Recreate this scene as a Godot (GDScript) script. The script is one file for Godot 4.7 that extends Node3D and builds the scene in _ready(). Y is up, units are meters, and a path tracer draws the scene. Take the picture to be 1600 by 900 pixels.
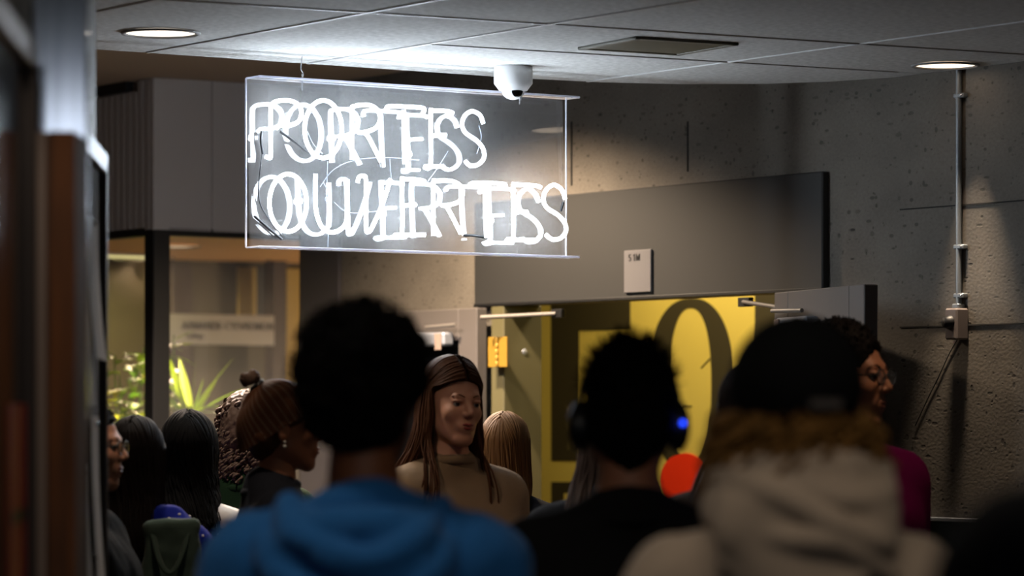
extends Node3D
# A hallway seen through a long lens. The building's own axes are turned TH from the camera's: A runs right and away, B left and away.
const F := 5337.0
const TH := 0.6056
const EYE := 1.6
const CE := 2.65
var E1 := Vector3(cos(TH), 0, -sin(TH))
var E2 := Vector3(-sin(TH), 0, -cos(TH))
var rng := RandomNumberGenerator.new()
var taken := {}
var M := {}


# ---------- geometry collector ----------
class Geo:
	var v := PackedVector3Array()
	var n := PackedVector3Array()
	var ix := PackedInt32Array()

	func tri(a: Vector3, b: Vector3, c: Vector3) -> void:  # counter-clockwise seen from outside
		var q := (b - a).cross(c - a).normalized()
		var s := v.size()
		v.append_array([a, b, c]); n.append_array([q, q, q]); ix.append_array([s, s + 2, s + 1])

	func quad(a: Vector3, b: Vector3, c: Vector3, d: Vector3) -> void:
		var q := (c - a).cross(d - b).normalized()
		var s := v.size()
		v.append_array([a, b, c, d]); n.append_array([q, q, q, q]); ix.append_array([s, s + 2, s + 1, s, s + 3, s + 2])

	func box(c: Vector3, s: Vector3, ch := 0.0, bs := Basis()) -> void:
		var h := s * 0.5
		ch = minf(ch, minf(h.x, minf(h.y, h.z)) * 0.45)
		for ax in 3:
			var u := (ax + 1) % 3
			var w := (ax + 2) % 3
			for sg in [-1.0, 1.0]:
				var p := []
				for k in [[-1, -1], [1, -1], [1, 1], [-1, 1]]:
					var q := Vector3()
					q[ax] = sg * h[ax]; q[u] = k[0] * (h[u] - ch); q[w] = k[1] * (h[w] - ch)
					p.append(c + bs * q)
				if sg > 0: quad(p[0], p[1], p[2], p[3])
				else: quad(p[3], p[2], p[1], p[0])
			if ch > 0.0:
				for su in [-1.0, 1.0]:
					for sw in [-1.0, 1.0]:
						var e := []
						for t in [[1, 0, -1], [1, 0, 1], [0, 1, 1], [0, 1, -1]]:
							var q := Vector3()
							q[ax] = t[2] * (h[ax] - ch)
							q[u] = su * (h[u] - (0.0 if t[0] else ch)); q[w] = sw * (h[w] - (0.0 if t[1] else ch))
							e.append(c + bs * q)
						var out: Vector3 = bs * (Vector3(su if u == 0 else (sw if w == 0 else 0.0), su if u == 1 else (sw if w == 1 else 0.0), su if u == 2 else (sw if w == 2 else 0.0)))
						if (e[1] - e[0]).cross(e[2] - e[0]).dot(out) > 0: quad(e[0], e[1], e[2], e[3])
						else: quad(e[3], e[2], e[1], e[0])
		if ch > 0.0:
			for a in [-1.0, 1.0]:
				for b in [-1.0, 1.0]:
					for d in [-1.0, 1.0]:
						var p0 := c + bs * Vector3(a * h.x, b * (h.y - ch), d * (h.z - ch))
						var p1 := c + bs * Vector3(a * (h.x - ch), b * h.y, d * (h.z - ch))
						var p2 := c + bs * Vector3(a * (h.x - ch), b * (h.y - ch), d * h.z)
						if a * b * d > 0: tri(p0, p1, p2)
						else: tri(p2, p1, p0)

	func tube(pts: Array, r0: float, r1 := -1.0, sides := 8, flat := 1.0, caps := true) -> void:
		if r1 < 0.0: r1 = r0
		var m := pts.size()
		var t: Vector3 = (pts[1] - pts[0]).normalized()
		var x := t.cross(Vector3.UP)
		if x.length() < 0.1: x = t.cross(Vector3.RIGHT)
		x = x.normalized()
		var s0 := v.size()
		for i in m:
			var d: Vector3 = (pts[mini(i + 1, m - 1)] - pts[maxi(i - 1, 0)]).normalized()
			if d.length() < 0.5: d = t
			x = (x - d * x.dot(d)).normalized()
			t = d
			var y := d.cross(x)
			var r := lerpf(r0, r1, float(i) / (m - 1))
			for k in sides:
				var an := TAU * k / sides
				var q := x * cos(an) + y * sin(an) * flat
				v.append(pts[i] + q * r)
				n.append((x * cos(an) * flat + y * sin(an)).normalized())
		for i in m - 1:
			for k in sides:
				var a := s0 + i * sides + k
				var b := s0 + i * sides + (k + 1) % sides
				ix.append_array([a, a + sides, b, b, a + sides, b + sides])
		if caps:
			for e in [0, m - 1]:
				var c := v.size()
				var d2: Vector3 = (pts[1] - pts[0]).normalized() * -1.0 if e == 0 else (pts[m - 1] - pts[m - 2]).normalized()
				v.append(pts[e]); n.append(d2)
				for k in sides:
					v.append(v[s0 + e * sides + k]); n.append(d2)
				for k in sides:
					var a := c + 1 + k
					var b := c + 1 + (k + 1) % sides
					if e == 0: ix.append_array([c, a, b])
					else: ix.append_array([c, b, a])

	func lathe(prof: Array, sides := 24, at := Transform3D()) -> void:  # profile of (radius, height), bottom to top outside
		var s0 := v.size()
		var m := prof.size()
		for i in m:
			var d: Vector2 = prof[mini(i + 1, m - 1)] - prof[maxi(i - 1, 0)]
			var nn := Vector2(d.y, -d.x).normalized()
			for k in sides:
				var an := TAU * k / sides
				v.append(at * Vector3(prof[i].x * cos(an), prof[i].y, prof[i].x * sin(an)))
				n.append((at.basis * Vector3(nn.x * cos(an), nn.y, nn.x * sin(an))).normalized())
		for i in m - 1:
			for k in sides:
				var a := s0 + i * sides + k
				var b := s0 + i * sides + (k + 1) % sides
				ix.append_array([a, b, a + sides, b, b + sides, a + sides])

	func ball(c: Vector3, r: Vector3, sides := 16, rings := 10, bs := Basis()) -> void:
		var pr := []
		for i in rings + 1:
			var t := -PI / 2 + PI * i / rings
			pr.append(Vector2(maxf(cos(t), 0.001), sin(t)))
		lathe(pr, sides, Transform3D(bs * Basis.from_scale(r), c))

	func prism(poly: PackedVector2Array, at: Callable, lo: float, hi: float) -> void:  # poly extruded; at.call(p2, height) -> point; seen along the height axis
		var t := Geometry2D.triangulate_polygon(poly)
		for i in range(0, t.size(), 3):
			var a := poly[t[i]]; var b := poly[t[i + 1]]; var c := poly[t[i + 2]]
			if face(at, a, b, c, lo, hi): tri(at.call(a, hi), at.call(b, hi), at.call(c, hi)); tri(at.call(c, lo), at.call(b, lo), at.call(a, lo))
			else: tri(at.call(c, hi), at.call(b, hi), at.call(a, hi)); tri(at.call(a, lo), at.call(b, lo), at.call(c, lo))
		var cw := Geometry2D.is_polygon_clockwise(poly)
		var p0 := poly[0]
		var same: bool = (at.call(p0 + Vector2(1, 0), lo) - at.call(p0, lo)).cross(at.call(p0 + Vector2(0, 1), lo) - at.call(p0, lo)).dot(at.call(p0, hi) - at.call(p0, lo)) > 0
		for i in poly.size():
			var a := poly[i]; var b := poly[(i + 1) % poly.size()]
			if cw != same: quad(at.call(a, lo), at.call(b, lo), at.call(b, hi), at.call(a, hi))
			else: quad(at.call(b, lo), at.call(a, lo), at.call(a, hi), at.call(b, hi))

	func face(at: Callable, a: Vector2, b: Vector2, c: Vector2, lo: float, hi: float) -> bool:
		var up: Vector3 = at.call(a, hi) - at.call(a, lo)
		return (at.call(b, hi) - at.call(a, hi)).cross(at.call(c, hi) - at.call(a, hi)).dot(up) > 0

	func add(g: Geo, x := Transform3D()) -> void:
		var s := v.size()
		var flip := x.basis.determinant() < 0
		var nb := x.basis.inverse().transposed()
		for p in g.v: v.append(x * p)
		for q in g.n: n.append((nb * q).normalized())
		if flip:
			for i in range(0, g.ix.size(), 3): ix.append_array([g.ix[i] + s, g.ix[i + 2] + s, g.ix[i + 1] + s])
		else:
			for i in g.ix: ix.append(i + s)

	func mesh() -> ArrayMesh:
		var a := []
		a.resize(Mesh.ARRAY_MAX)
		a[Mesh.ARRAY_VERTEX] = v; a[Mesh.ARRAY_NORMAL] = n; a[Mesh.ARRAY_INDEX] = ix
		var m := ArrayMesh.new()
		m.add_surface_from_arrays(Mesh.PRIMITIVE_TRIANGLES, a)
		return m


# ---------- distance field, meshed as surface nets ----------
class Field:
	var o: Vector3
	var h: float
	var nx: int
	var ny: int
	var nz: int
	var d := PackedFloat32Array()

	func _init(lo: Vector3, hi: Vector3, cell: float) -> void:
		o = lo; h = cell
		nx = int(ceil((hi.x - lo.x) / cell)) + 1; ny = int(ceil((hi.y - lo.y) / cell)) + 1; nz = int(ceil((hi.z - lo.z) / cell)) + 1
		d.resize(nx * ny * nz); d.fill(9.0)

	func cap(a: Vector3, b: Vector3, ra: float, rb: float, k := 0.03) -> void:
		var m := maxf(ra, rb) + k + h * 2.0
		var lo := ((a.min(b) - Vector3.ONE * m - o) / h).floor()
		var hi := ((a.max(b) + Vector3.ONE * m - o) / h).ceil()
		var ab := b - a
		var l2 := maxf(ab.length_squared(), 1e-9)
		var y0 := clampi(int(lo.y), 0, ny - 1); var y1 := clampi(int(hi.y), 0, ny - 1)
		var x0 := clampi(int(lo.x), 0, nx - 1); var x1 := clampi(int(hi.x), 0, nx - 1)
		for z in range(clampi(int(lo.z), 0, nz - 1), clampi(int(hi.z), 0, nz - 1) + 1):
			for y in range(y0, y1 + 1):
				var i := x0 + nx * (y + ny * z)
				var p := o + Vector3(x0, y, z) * h - a
				for x in range(x0, x1 + 1):
					var t := clampf(p.dot(ab) / l2, 0.0, 1.0)
					var q := (p - ab * t).length() - ra - (rb - ra) * t
					var c := d[i]
					var e := k - absf(c - q)
					d[i] = minf(c, q) if e <= 0.0 else minf(c, q) - e * e / k * 0.25
					i += 1
					p.x += h

	func ell(c: Vector3, r: Vector3, k := 0.02, sub := false, bs := Basis()) -> void:
		var bi := bs.transposed()
		var e0 := Vector3(absf(bs.x.x) * r.x + absf(bs.y.x) * r.y + absf(bs.z.x) * r.z, absf(bs.x.y) * r.x + absf(bs.y.y) * r.y + absf(bs.z.y) * r.z, absf(bs.x.z) * r.x + absf(bs.y.z) * r.y + absf(bs.z.z) * r.z)
		var mg := Vector3.ONE * (k + h * 2.0)
		var lo := ((c - e0 - mg - o) / h).floor()
		var hi := ((c + e0 + mg - o) / h).ceil()
		var y0 := clampi(int(lo.y), 0, ny - 1); var y1 := clampi(int(hi.y), 0, ny - 1)
		var x0 := clampi(int(lo.x), 0, nx - 1); var x1 := clampi(int(hi.x), 0, nx - 1)
		var ri := Vector3.ONE / r
		var ri2 := ri * ri
		for z in range(clampi(int(lo.z), 0, nz - 1), clampi(int(hi.z), 0, nz - 1) + 1):
			for y in range(y0, y1 + 1):
				var i := x0 + nx * (y + ny * z)
				for x in range(x0, x1 + 1):
					var p := bi * (o + Vector3(x, y, z) * h - c)
					var k0 := (p * ri).length()
					var q := k0 * (k0 - 1.0) / maxf((p * ri2).length(), 1e-6)
					var g := d[i]
					if sub:
						q = -q
						var e := k - absf(g - q)
						d[i] = maxf(g, q) if e <= 0.0 else maxf(g, q) + e * e / k * 0.25
					else:
						var e := k - absf(g - q)
						d[i] = minf(g, q) if e <= 0.0 else minf(g, q) - e * e / k * 0.25
					i += 1

	func chain(pts: Array, r0: float, r1: float, k := 0.02) -> void:
		for i in pts.size() - 1:
			cap(pts[i], pts[i + 1], lerpf(r0, r1, float(i) / (pts.size() - 1)), lerpf(r0, r1, float(i + 1) / (pts.size() - 1)), k)

	func rough(noise: FastNoiseLite, amp: float, sc := Vector3.ONE) -> void:
		var lim := amp + h * 2.5
		for z in nz:
			for y in ny:
				var i := nx * (y + ny * z)
				for x in nx:
					if absf(d[i]) < lim: d[i] += amp * noise.get_noise_3dv((o + Vector3(x, y, z) * h) * sc)
					i += 1

	func below(y0: float) -> void:  # cut away all that is under a height
		for z in nz:
			for y in ny:
				var q := y0 - (o.y + y * h)
				if q < -h * 2: continue
				var i := nx * (y + ny * z)
				for x in nx:
					d[i] = maxf(d[i], q)
					i += 1

	func geo() -> Geo:
		var g := Geo.new()
		var ids := PackedInt32Array()
		ids.resize(d.size()); ids.fill(-1)
		var sx := 1; var sy := nx; var sz := nx * ny
		var off := [0, 1, sy, sy + 1, sz, sz + 1, sz + sy, sz + sy + 1]
		var cor := [Vector3(0, 0, 0), Vector3(1, 0, 0), Vector3(0, 1, 0), Vector3(1, 1, 0), Vector3(0, 0, 1), Vector3(1, 0, 1), Vector3(0, 1, 1), Vector3(1, 1, 1)]
		var edges := [[0, 1], [2, 3], [4, 5], [6, 7], [0, 2], [1, 3], [4, 6], [5, 7], [0, 4], [1, 5], [2, 6], [3, 7]]
		var live := PackedInt32Array()
		for z in nz - 1:
			for y in ny - 1:
				var i := nx * (y + ny * z) - 1
				for x in nx - 1:
					i += 1
					var f0 := d[i]
					if f0 > h * 2.0 or f0 < -h * 2.0: continue
					var s := int(f0 < 0) + int(d[i + 1] < 0) + int(d[i + sy] < 0) + int(d[i + sy + 1] < 0) + int(d[i + sz] < 0) + int(d[i + sz + 1] < 0) + int(d[i + sz + sy] < 0) + int(d[i + sz + sy + 1] < 0)
					if s == 0 or s == 8: continue
					var sum := Vector3()
					var cnt := 0
					for e in edges:
						var a := d[i + off[e[0]]]
						var b := d[i + off[e[1]]]
						if (a < 0) != (b < 0):
							sum += cor[e[0]].lerp(cor[e[1]], a / (a - b))
							cnt += 1
					var gr := Vector3(d[i + 1] + d[i + sy + 1] + d[i + sz + 1] + d[i + sz + sy + 1] - f0 - d[i + sy] - d[i + sz] - d[i + sz + sy],
						d[i + sy] + d[i + sy + 1] + d[i + sz + sy] + d[i + sz + sy + 1] - f0 - d[i + 1] - d[i + sz] - d[i + sz + 1],
						d[i + sz] + d[i + sz + 1] + d[i + sz + sy] + d[i + sz + sy + 1] - f0 - d[i + 1] - d[i + sy] - d[i + sy + 1])
					ids[i] = g.v.size()
					live.append(i)
					g.v.append(o + (Vector3(x, y, z) + sum / cnt) * h)
					g.n.append(gr.normalized())
		for i in live:
			var neg := d[i] < 0
			for e in [[sx, sy, sz], [sy, sz, sx], [sz, sx, sy]]:
				if (d[i + e[0]] < 0) == neg: continue
				var a: int = i - e[1] - e[2]
				if a < 0: continue
				var p := ids[a]; var q := ids[i - e[2]]; var r := ids[i]; var s := ids[i - e[1]]
				if p < 0 or q < 0 or s < 0: continue
				if neg: g.ix.append_array([p, r, q, p, s, r])
				else: g.ix.append_array([p, q, r, p, r, s])
		return g


# ---------- places and nodes ----------
func W(a: float, y: float, b: float) -> Vector3: return E1 * a + E2 * b + Vector3.UP * y
func on_z(px: float, py: float, z: float) -> Vector3: return Vector3((px - 800) * z / F, EYE + (650 - py) * z / F, -z)
func on_b(px: float, py: float, b: float) -> Vector3:
	var s := (px - 800) / F
	return on_z(px, py, b / (cos(TH) - sin(TH) * s))
func on_a(px: float, py: float, a: float) -> Vector3:
	var s := (px - 800) / F
	return on_z(px, py, a / (cos(TH) * s + sin(TH)))
func on_h(px: float, py: float, y: float) -> Vector3: return on_z(px, py, (y - EYE) * F / (650 - py))
func ab(p: Vector3) -> Vector3: return Vector3(p.dot(E1), p.y, p.dot(E2))  # building coordinates of a point
func bb() -> Basis: return Basis(Vector3.UP, TH)

func numbered(called: String) -> String:
	var k: int = taken.get(called, 0)
	taken[called] = k + 1
	return called if k == 0 else "%s_%03d" % [called, k]

func obj(called: String, m: Mesh, mat: Material, parent: Node = self, at := Transform3D()) -> MeshInstance3D:
	var o := MeshInstance3D.new()
	o.name = numbered(called) if parent == self else called
	o.mesh = m; o.material_override = mat; o.transform = at
	parent.add_child(o, true)
	return o

func thing(called: String, label: String, category: String, at := Vector3.ZERO, turn := 0.0, group := "") -> Node3D:
	var o := Node3D.new()
	o.name = numbered(called)
	add_child(o)
	o.position = at; o.rotation.y = turn
	return tag(o, label, category, group)

func tag(o: Node3D, label: String, category: String, group := "") -> Node3D:
	o.set_meta("label", label); o.set_meta("category", category)
	if group: o.set_meta("group", group)
	return o

func struct(called: String, g: Geo, mat: Material, parent: Node = self) -> MeshInstance3D:
	var o := obj(called, g.mesh(), mat, parent)
	if parent == self: o.set_meta("kind", "structure")
	return o

func slab(g: Geo, a0: float, a1: float, y0: float, y1: float, b0: float, b1: float, ch := 0.0) -> void:  # a box in building coordinates
	g.box(W((a0 + a1) / 2, (y0 + y1) / 2, (b0 + b1) / 2), Vector3(a1 - a0, y1 - y0, b1 - b0), ch, bb())

func one(s: Vector3, ch := 0.003, c := Vector3.ZERO) -> ArrayMesh:
	var g := Geo.new()
	g.box(c, s, ch)
	return g.mesh()

func smooth(pts: Array, per := 6) -> Array:
	var out := []
	for i in pts.size() - 1:
		var p0 = pts[maxi(i - 1, 0)]; var p3 = pts[mini(i + 2, pts.size() - 1)]
		for k in per: out.append(pts[i].cubic_interpolate(pts[i + 1], p0, p3, float(k) / per))
	out.append(pts[-1])
	return out

func mat(c: Color, rough := 0.7, metal := 0.0) -> StandardMaterial3D:
	var m := StandardMaterial3D.new()
	m.albedo_color = c; m.roughness = rough; m.metallic = metal
	return m

func noise(fr: float, sd := 1, oct := 3, type := FastNoiseLite.TYPE_SIMPLEX_SMOOTH) -> FastNoiseLite:
	var n := FastNoiseLite.new()
	n.noise_type = type; n.frequency = fr; n.seed = sd; n.fractal_octaves = oct
	return n

func grain(m: StandardMaterial3D, lo: Color, hi: Color, fr: float, scale: Vector3, bump := 0.0, sd := 1, world := true) -> StandardMaterial3D:
	var im := noise(fr, sd, 4).get_seamless_image(256, 256)
	im.convert(Image.FORMAT_RGB8)
	var hm := im.duplicate()
	for y in 256:
		for x in 256:
			im.set_pixel(x, y, lo.lerp(hi, im.get_pixel(x, y).r))
	m.albedo_color = Color.WHITE
	m.albedo_texture = ImageTexture.create_from_image(im)
	m.uv1_triplanar = true; m.uv1_world_triplanar = world; m.uv1_scale = scale
	if bump > 0.0:
		m.heightmap_enabled = true; m.heightmap_texture = ImageTexture.create_from_image(hm); m.heightmap_scale = bump
	return m


# ---------- materials ----------
func concrete_texture() -> Array:
	var sz := 1024
	var big := noise(0.006, 11, 4).get_seamless_image(sz, sz)
	var fine := noise(0.12, 12, 3).get_seamless_image(sz, sz)
	var col := Image.create(sz, sz, false, Image.FORMAT_RGB8)
	var hgt := Image.create(sz, sz, false, Image.FORMAT_RGB8)
	for y in sz:
		for x in sz:
			var t: float = big.get_pixel(x, y).r * 0.55 + fine.get_pixel(x, y).r * 0.45
			var c := 0.50 + 0.20 * (t - 0.5)
			col.set_pixel(x, y, Color(c, c * 0.955, c * 0.89))
			var g := 0.6 + 0.3 * (fine.get_pixel(x, y).r - 0.5)
			hgt.set_pixel(x, y, Color(g, g, g))
	for i in 2600:  # bug holes
		var r: float = 0.9 + pow(rng.randf(), 5.0) * 4.2
		var cx := rng.randi_range(0, sz - 1)
		var cy := rng.randi_range(0, sz - 1)
		var st := rng.randf_range(0.6, 1.4)
		for dy in range(-int(r) - 1, int(r) + 2):
			for dx in range(-int(r) - 1, int(r) + 2):
				var e: float = r - Vector2(dx * st, dy / st).length()
				if e < 0.0: continue
				var k: float = clampf(e / 1.5, 0, 1)
				var px := posmod(cx + dx, sz); var py := posmod(cy + dy, sz)
				col.set_pixel(px, py, col.get_pixel(px, py).lerp(Color(0.15, 0.13, 0.11), k * 0.9))
				hgt.set_pixel(px, py, hgt.get_pixel(px, py).lerp(Color(0.1, 0.1, 0.1), k))
	return [ImageTexture.create_from_image(col), ImageTexture.create_from_image(hgt)]

func make_materials() -> void:
	var ct := concrete_texture()
	M.concrete = mat(Color(0.72, 0.705, 0.69), 0.85)
	M.concrete.albedo_texture = ct[0]
	M.concrete.uv1_triplanar = true; M.concrete.uv1_world_triplanar = true; M.concrete.uv1_scale = Vector3.ONE * 0.62
	M.concrete.heightmap_enabled = true; M.concrete.heightmap_texture = ct[1]; M.concrete.heightmap_scale = 0.3
	M.tile = grain(mat(Color.WHITE, 0.9), Color(0.66, 0.66, 0.65), Color(0.82, 0.82, 0.81), 0.09, Vector3.ONE * 1.6, 0.08, 3)
	M.plaque = mat(Color(0.62, 0.62, 0.64), 0.35, 0.7)
	M.bar = mat(Color(0.74, 0.74, 0.74), 0.45)
	M.grid = mat(Color(0.5, 0.5, 0.5), 0.6)
	M.upper = mat(Color(0.60, 0.54, 0.48), 0.9)
	M.floor = grain(mat(Color.WHITE, 0.45), Color(0.14, 0.13, 0.12), Color(0.24, 0.22, 0.2), 0.02, Vector3.ONE * 0.8, 0.0, 5)
	M.plaster = mat(Color(0.42, 0.40, 0.38), 0.9)
	M.dark_metal = mat(Color(0.16, 0.15, 0.145), 0.55, 0.2)
	M.header = mat(Color(0.142, 0.14, 0.138), 0.6, 0.1)
	M.black = mat(Color(0.03, 0.03, 0.035), 0.5)
	M.navy_post = mat(Color(0.035, 0.045, 0.08), 0.5)
	M.grey_post = mat(Color(0.24, 0.225, 0.235), 0.6)
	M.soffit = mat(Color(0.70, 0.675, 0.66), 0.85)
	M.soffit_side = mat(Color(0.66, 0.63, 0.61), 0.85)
	M.steel = grain(mat(Color.WHITE, 0.13, 0.95), Color(0.66, 0.68, 0.72), Color(0.80, 0.82, 0.86), 0.05, Vector3(6, 0.12, 6), 0.0, 7)
	M.chrome = mat(Color(0.78, 0.78, 0.8), 0.25, 0.9)
	M.alu = mat(Color(0.60, 0.62, 0.66), 0.4, 0.6)
	M.brass = mat(Color(0.60, 0.47, 0.17), 0.5, 0.4)
	M.closer = mat(Color(0.44, 0.42, 0.40), 0.45, 0.3)
	M.wood = grain(mat(Color.WHITE, 0.75), Color(0.25, 0.125, 0.01), Color(0.44, 0.235, 0.03), 0.03, Vector3(5, 0.35, 5), 0.0, 9)
	M.cream = mat(Color(0.50, 0.43, 0.39), 0.8)
	M.paper = mat(Color(0.80, 0.78, 0.76), 0.9)
	M.white = mat(Color(0.82, 0.82, 0.82), 0.5)
	M.yellow = mat(Color(0.86, 0.78, 0.36), 0.75)
	M.olive = mat(Color(0.21, 0.185, 0.075), 0.7)
	M.olive_grey = mat(Color(0.30, 0.28, 0.17), 0.7)
	M.small_print = mat(Color(0.34, 0.31, 0.16), 0.7)
	M.red = mat(Color(0.96, 0.20, 0.01), 0.6)
	M.tan = mat(Color(0.78, 0.60, 0.40), 0.85)
	M.brown = mat(Color(0.21, 0.16, 0.15), 0.6)
	M.mustard = mat(Color(0.60, 0.51, 0.28), 0.8)
	M.umber = mat(Color(0.27, 0.24, 0.18), 0.8)
	M.green_board = mat(Color(0.03, 0.10, 0.045), 0.5)
	M.glass = mat(Color(1, 1, 1, 0.03), 0.02)
	M.glass.transparency = BaseMaterial3D.TRANSPARENCY_ALPHA
	M.dark_glass = mat(Color(0.02, 0.025, 0.035), 0.06)
	M.dome_glass = mat(Color(0.01, 0.01, 0.012), 0.05)
	M.acrylic_edge = mat(Color(0.92, 0.93, 0.95), 0.4)
	M.acrylic_edge.backlight_enabled = true; M.acrylic_edge.backlight = Color(0.9, 0.9, 0.95)
	M.neon = mat(Color(0.9, 0.92, 0.95), 0.3)
	M.neon.emission_enabled = true; M.neon.emission = Color(0.90, 0.95, 1.0); M.neon.emission_energy_multiplier = NEON
	M.block_paint = mat(Color(0.03, 0.035, 0.05), 0.4)
	M.cable = mat(Color(0.45, 0.47, 0.52), 0.4)
	M.leaf = mat(Color(0.33, 0.31, 0.30), 0.5, 0.1)
	M.alu_plate = mat(Color(0.36, 0.35, 0.36), 0.6, 0.1)
	M.soil = mat(Color(0.08, 0.06, 0.045), 0.95)
	M.pot = mat(Color(0.30, 0.28, 0.26), 0.7)

func lamp_mat(c: Color, e: float) -> StandardMaterial3D:
	var m := mat(Color(0.9, 0.9, 0.9), 0.5)
	m.emission_enabled = true; m.emission = c; m.emission_energy_multiplier = e
	return m


# ---------- the setting ----------
const NEON := 34.0

func light_up() -> void:
	var cam := Camera3D.new()
	cam.name = "camera"
	cam.projection = Camera3D.PROJECTION_FRUSTUM
	cam.near = 0.05; cam.far = 100.0
	cam.size = 900.0 / F * cam.near
	cam.frustum_offset = Vector2(0, 200.0 / F * cam.near)
	cam.position = Vector3(0, EYE, 0)
	var at := CameraAttributesPhysical.new()
	at.frustum_focal_length = 120.0
	at.frustum_near = 0.05; at.frustum_far = 100.0
	at.frustum_focus_distance = 10.1
	at.exposure_aperture = 2.7
	cam.attributes = at
	add_child(cam)
	cam.projection = Camera3D.PROJECTION_FRUSTUM
	cam.near = 0.05
	cam.size = 900.0 / F * cam.near
	cam.current = true
	var env := WorldEnvironment.new()
	env.name = "environment"
	var e := Environment.new()
	e.background_mode = Environment.BG_COLOR
	e.background_color = Color(0, 0, 0)
	e.tonemap_mode = Environment.TONE_MAPPER_LINEAR
	e.tonemap_exposure = 1.0
	e.sdfgi_enabled = true; e.ssao_enabled = true; e.ssil_enabled = true
	env.environment = e
	add_child(env)

func downlight(p: Vector3, r: float, energy: float, col: Color, cone: float, label: String, glow := 2.2, tilt := Vector3.DOWN, group := "", soft := 0.35) -> Node3D:
	var t := thing("downlight", label, "ceiling light", p, 0.0, group)
	var g := Geo.new()
	g.lathe([Vector2(r * 1.12, -0.002), Vector2(r * 1.1, -0.007), Vector2(r * 1.02, -0.008), Vector2(r * 0.98, -0.003), Vector2(r * 0.98, -0.001)], 40)
	obj("trim_ring", g.mesh(), M.grid, t)
	var l := Geo.new()
	l.lathe([Vector2(0.001, -0.005), Vector2(r * 0.6, -0.004), Vector2(r * 0.98, -0.002)], 40)
	obj("lens", l.mesh(), lamp_mat(col, glow), t)
	var s := SpotLight3D.new()
	s.name = "lamp"
	s.light_color = col; s.light_energy = energy
	s.spot_range = 12.0; s.spot_attenuation = 2.0; s.spot_angle = cone; s.spot_angle_attenuation = soft
	s.light_size = r * 0.6; s.shadow_enabled = true
	t.add_child(s)
	s.position = Vector3(0, -0.02, 0)
	s.basis = Basis.looking_at(tilt, Vector3.RIGHT)
	return t

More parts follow.
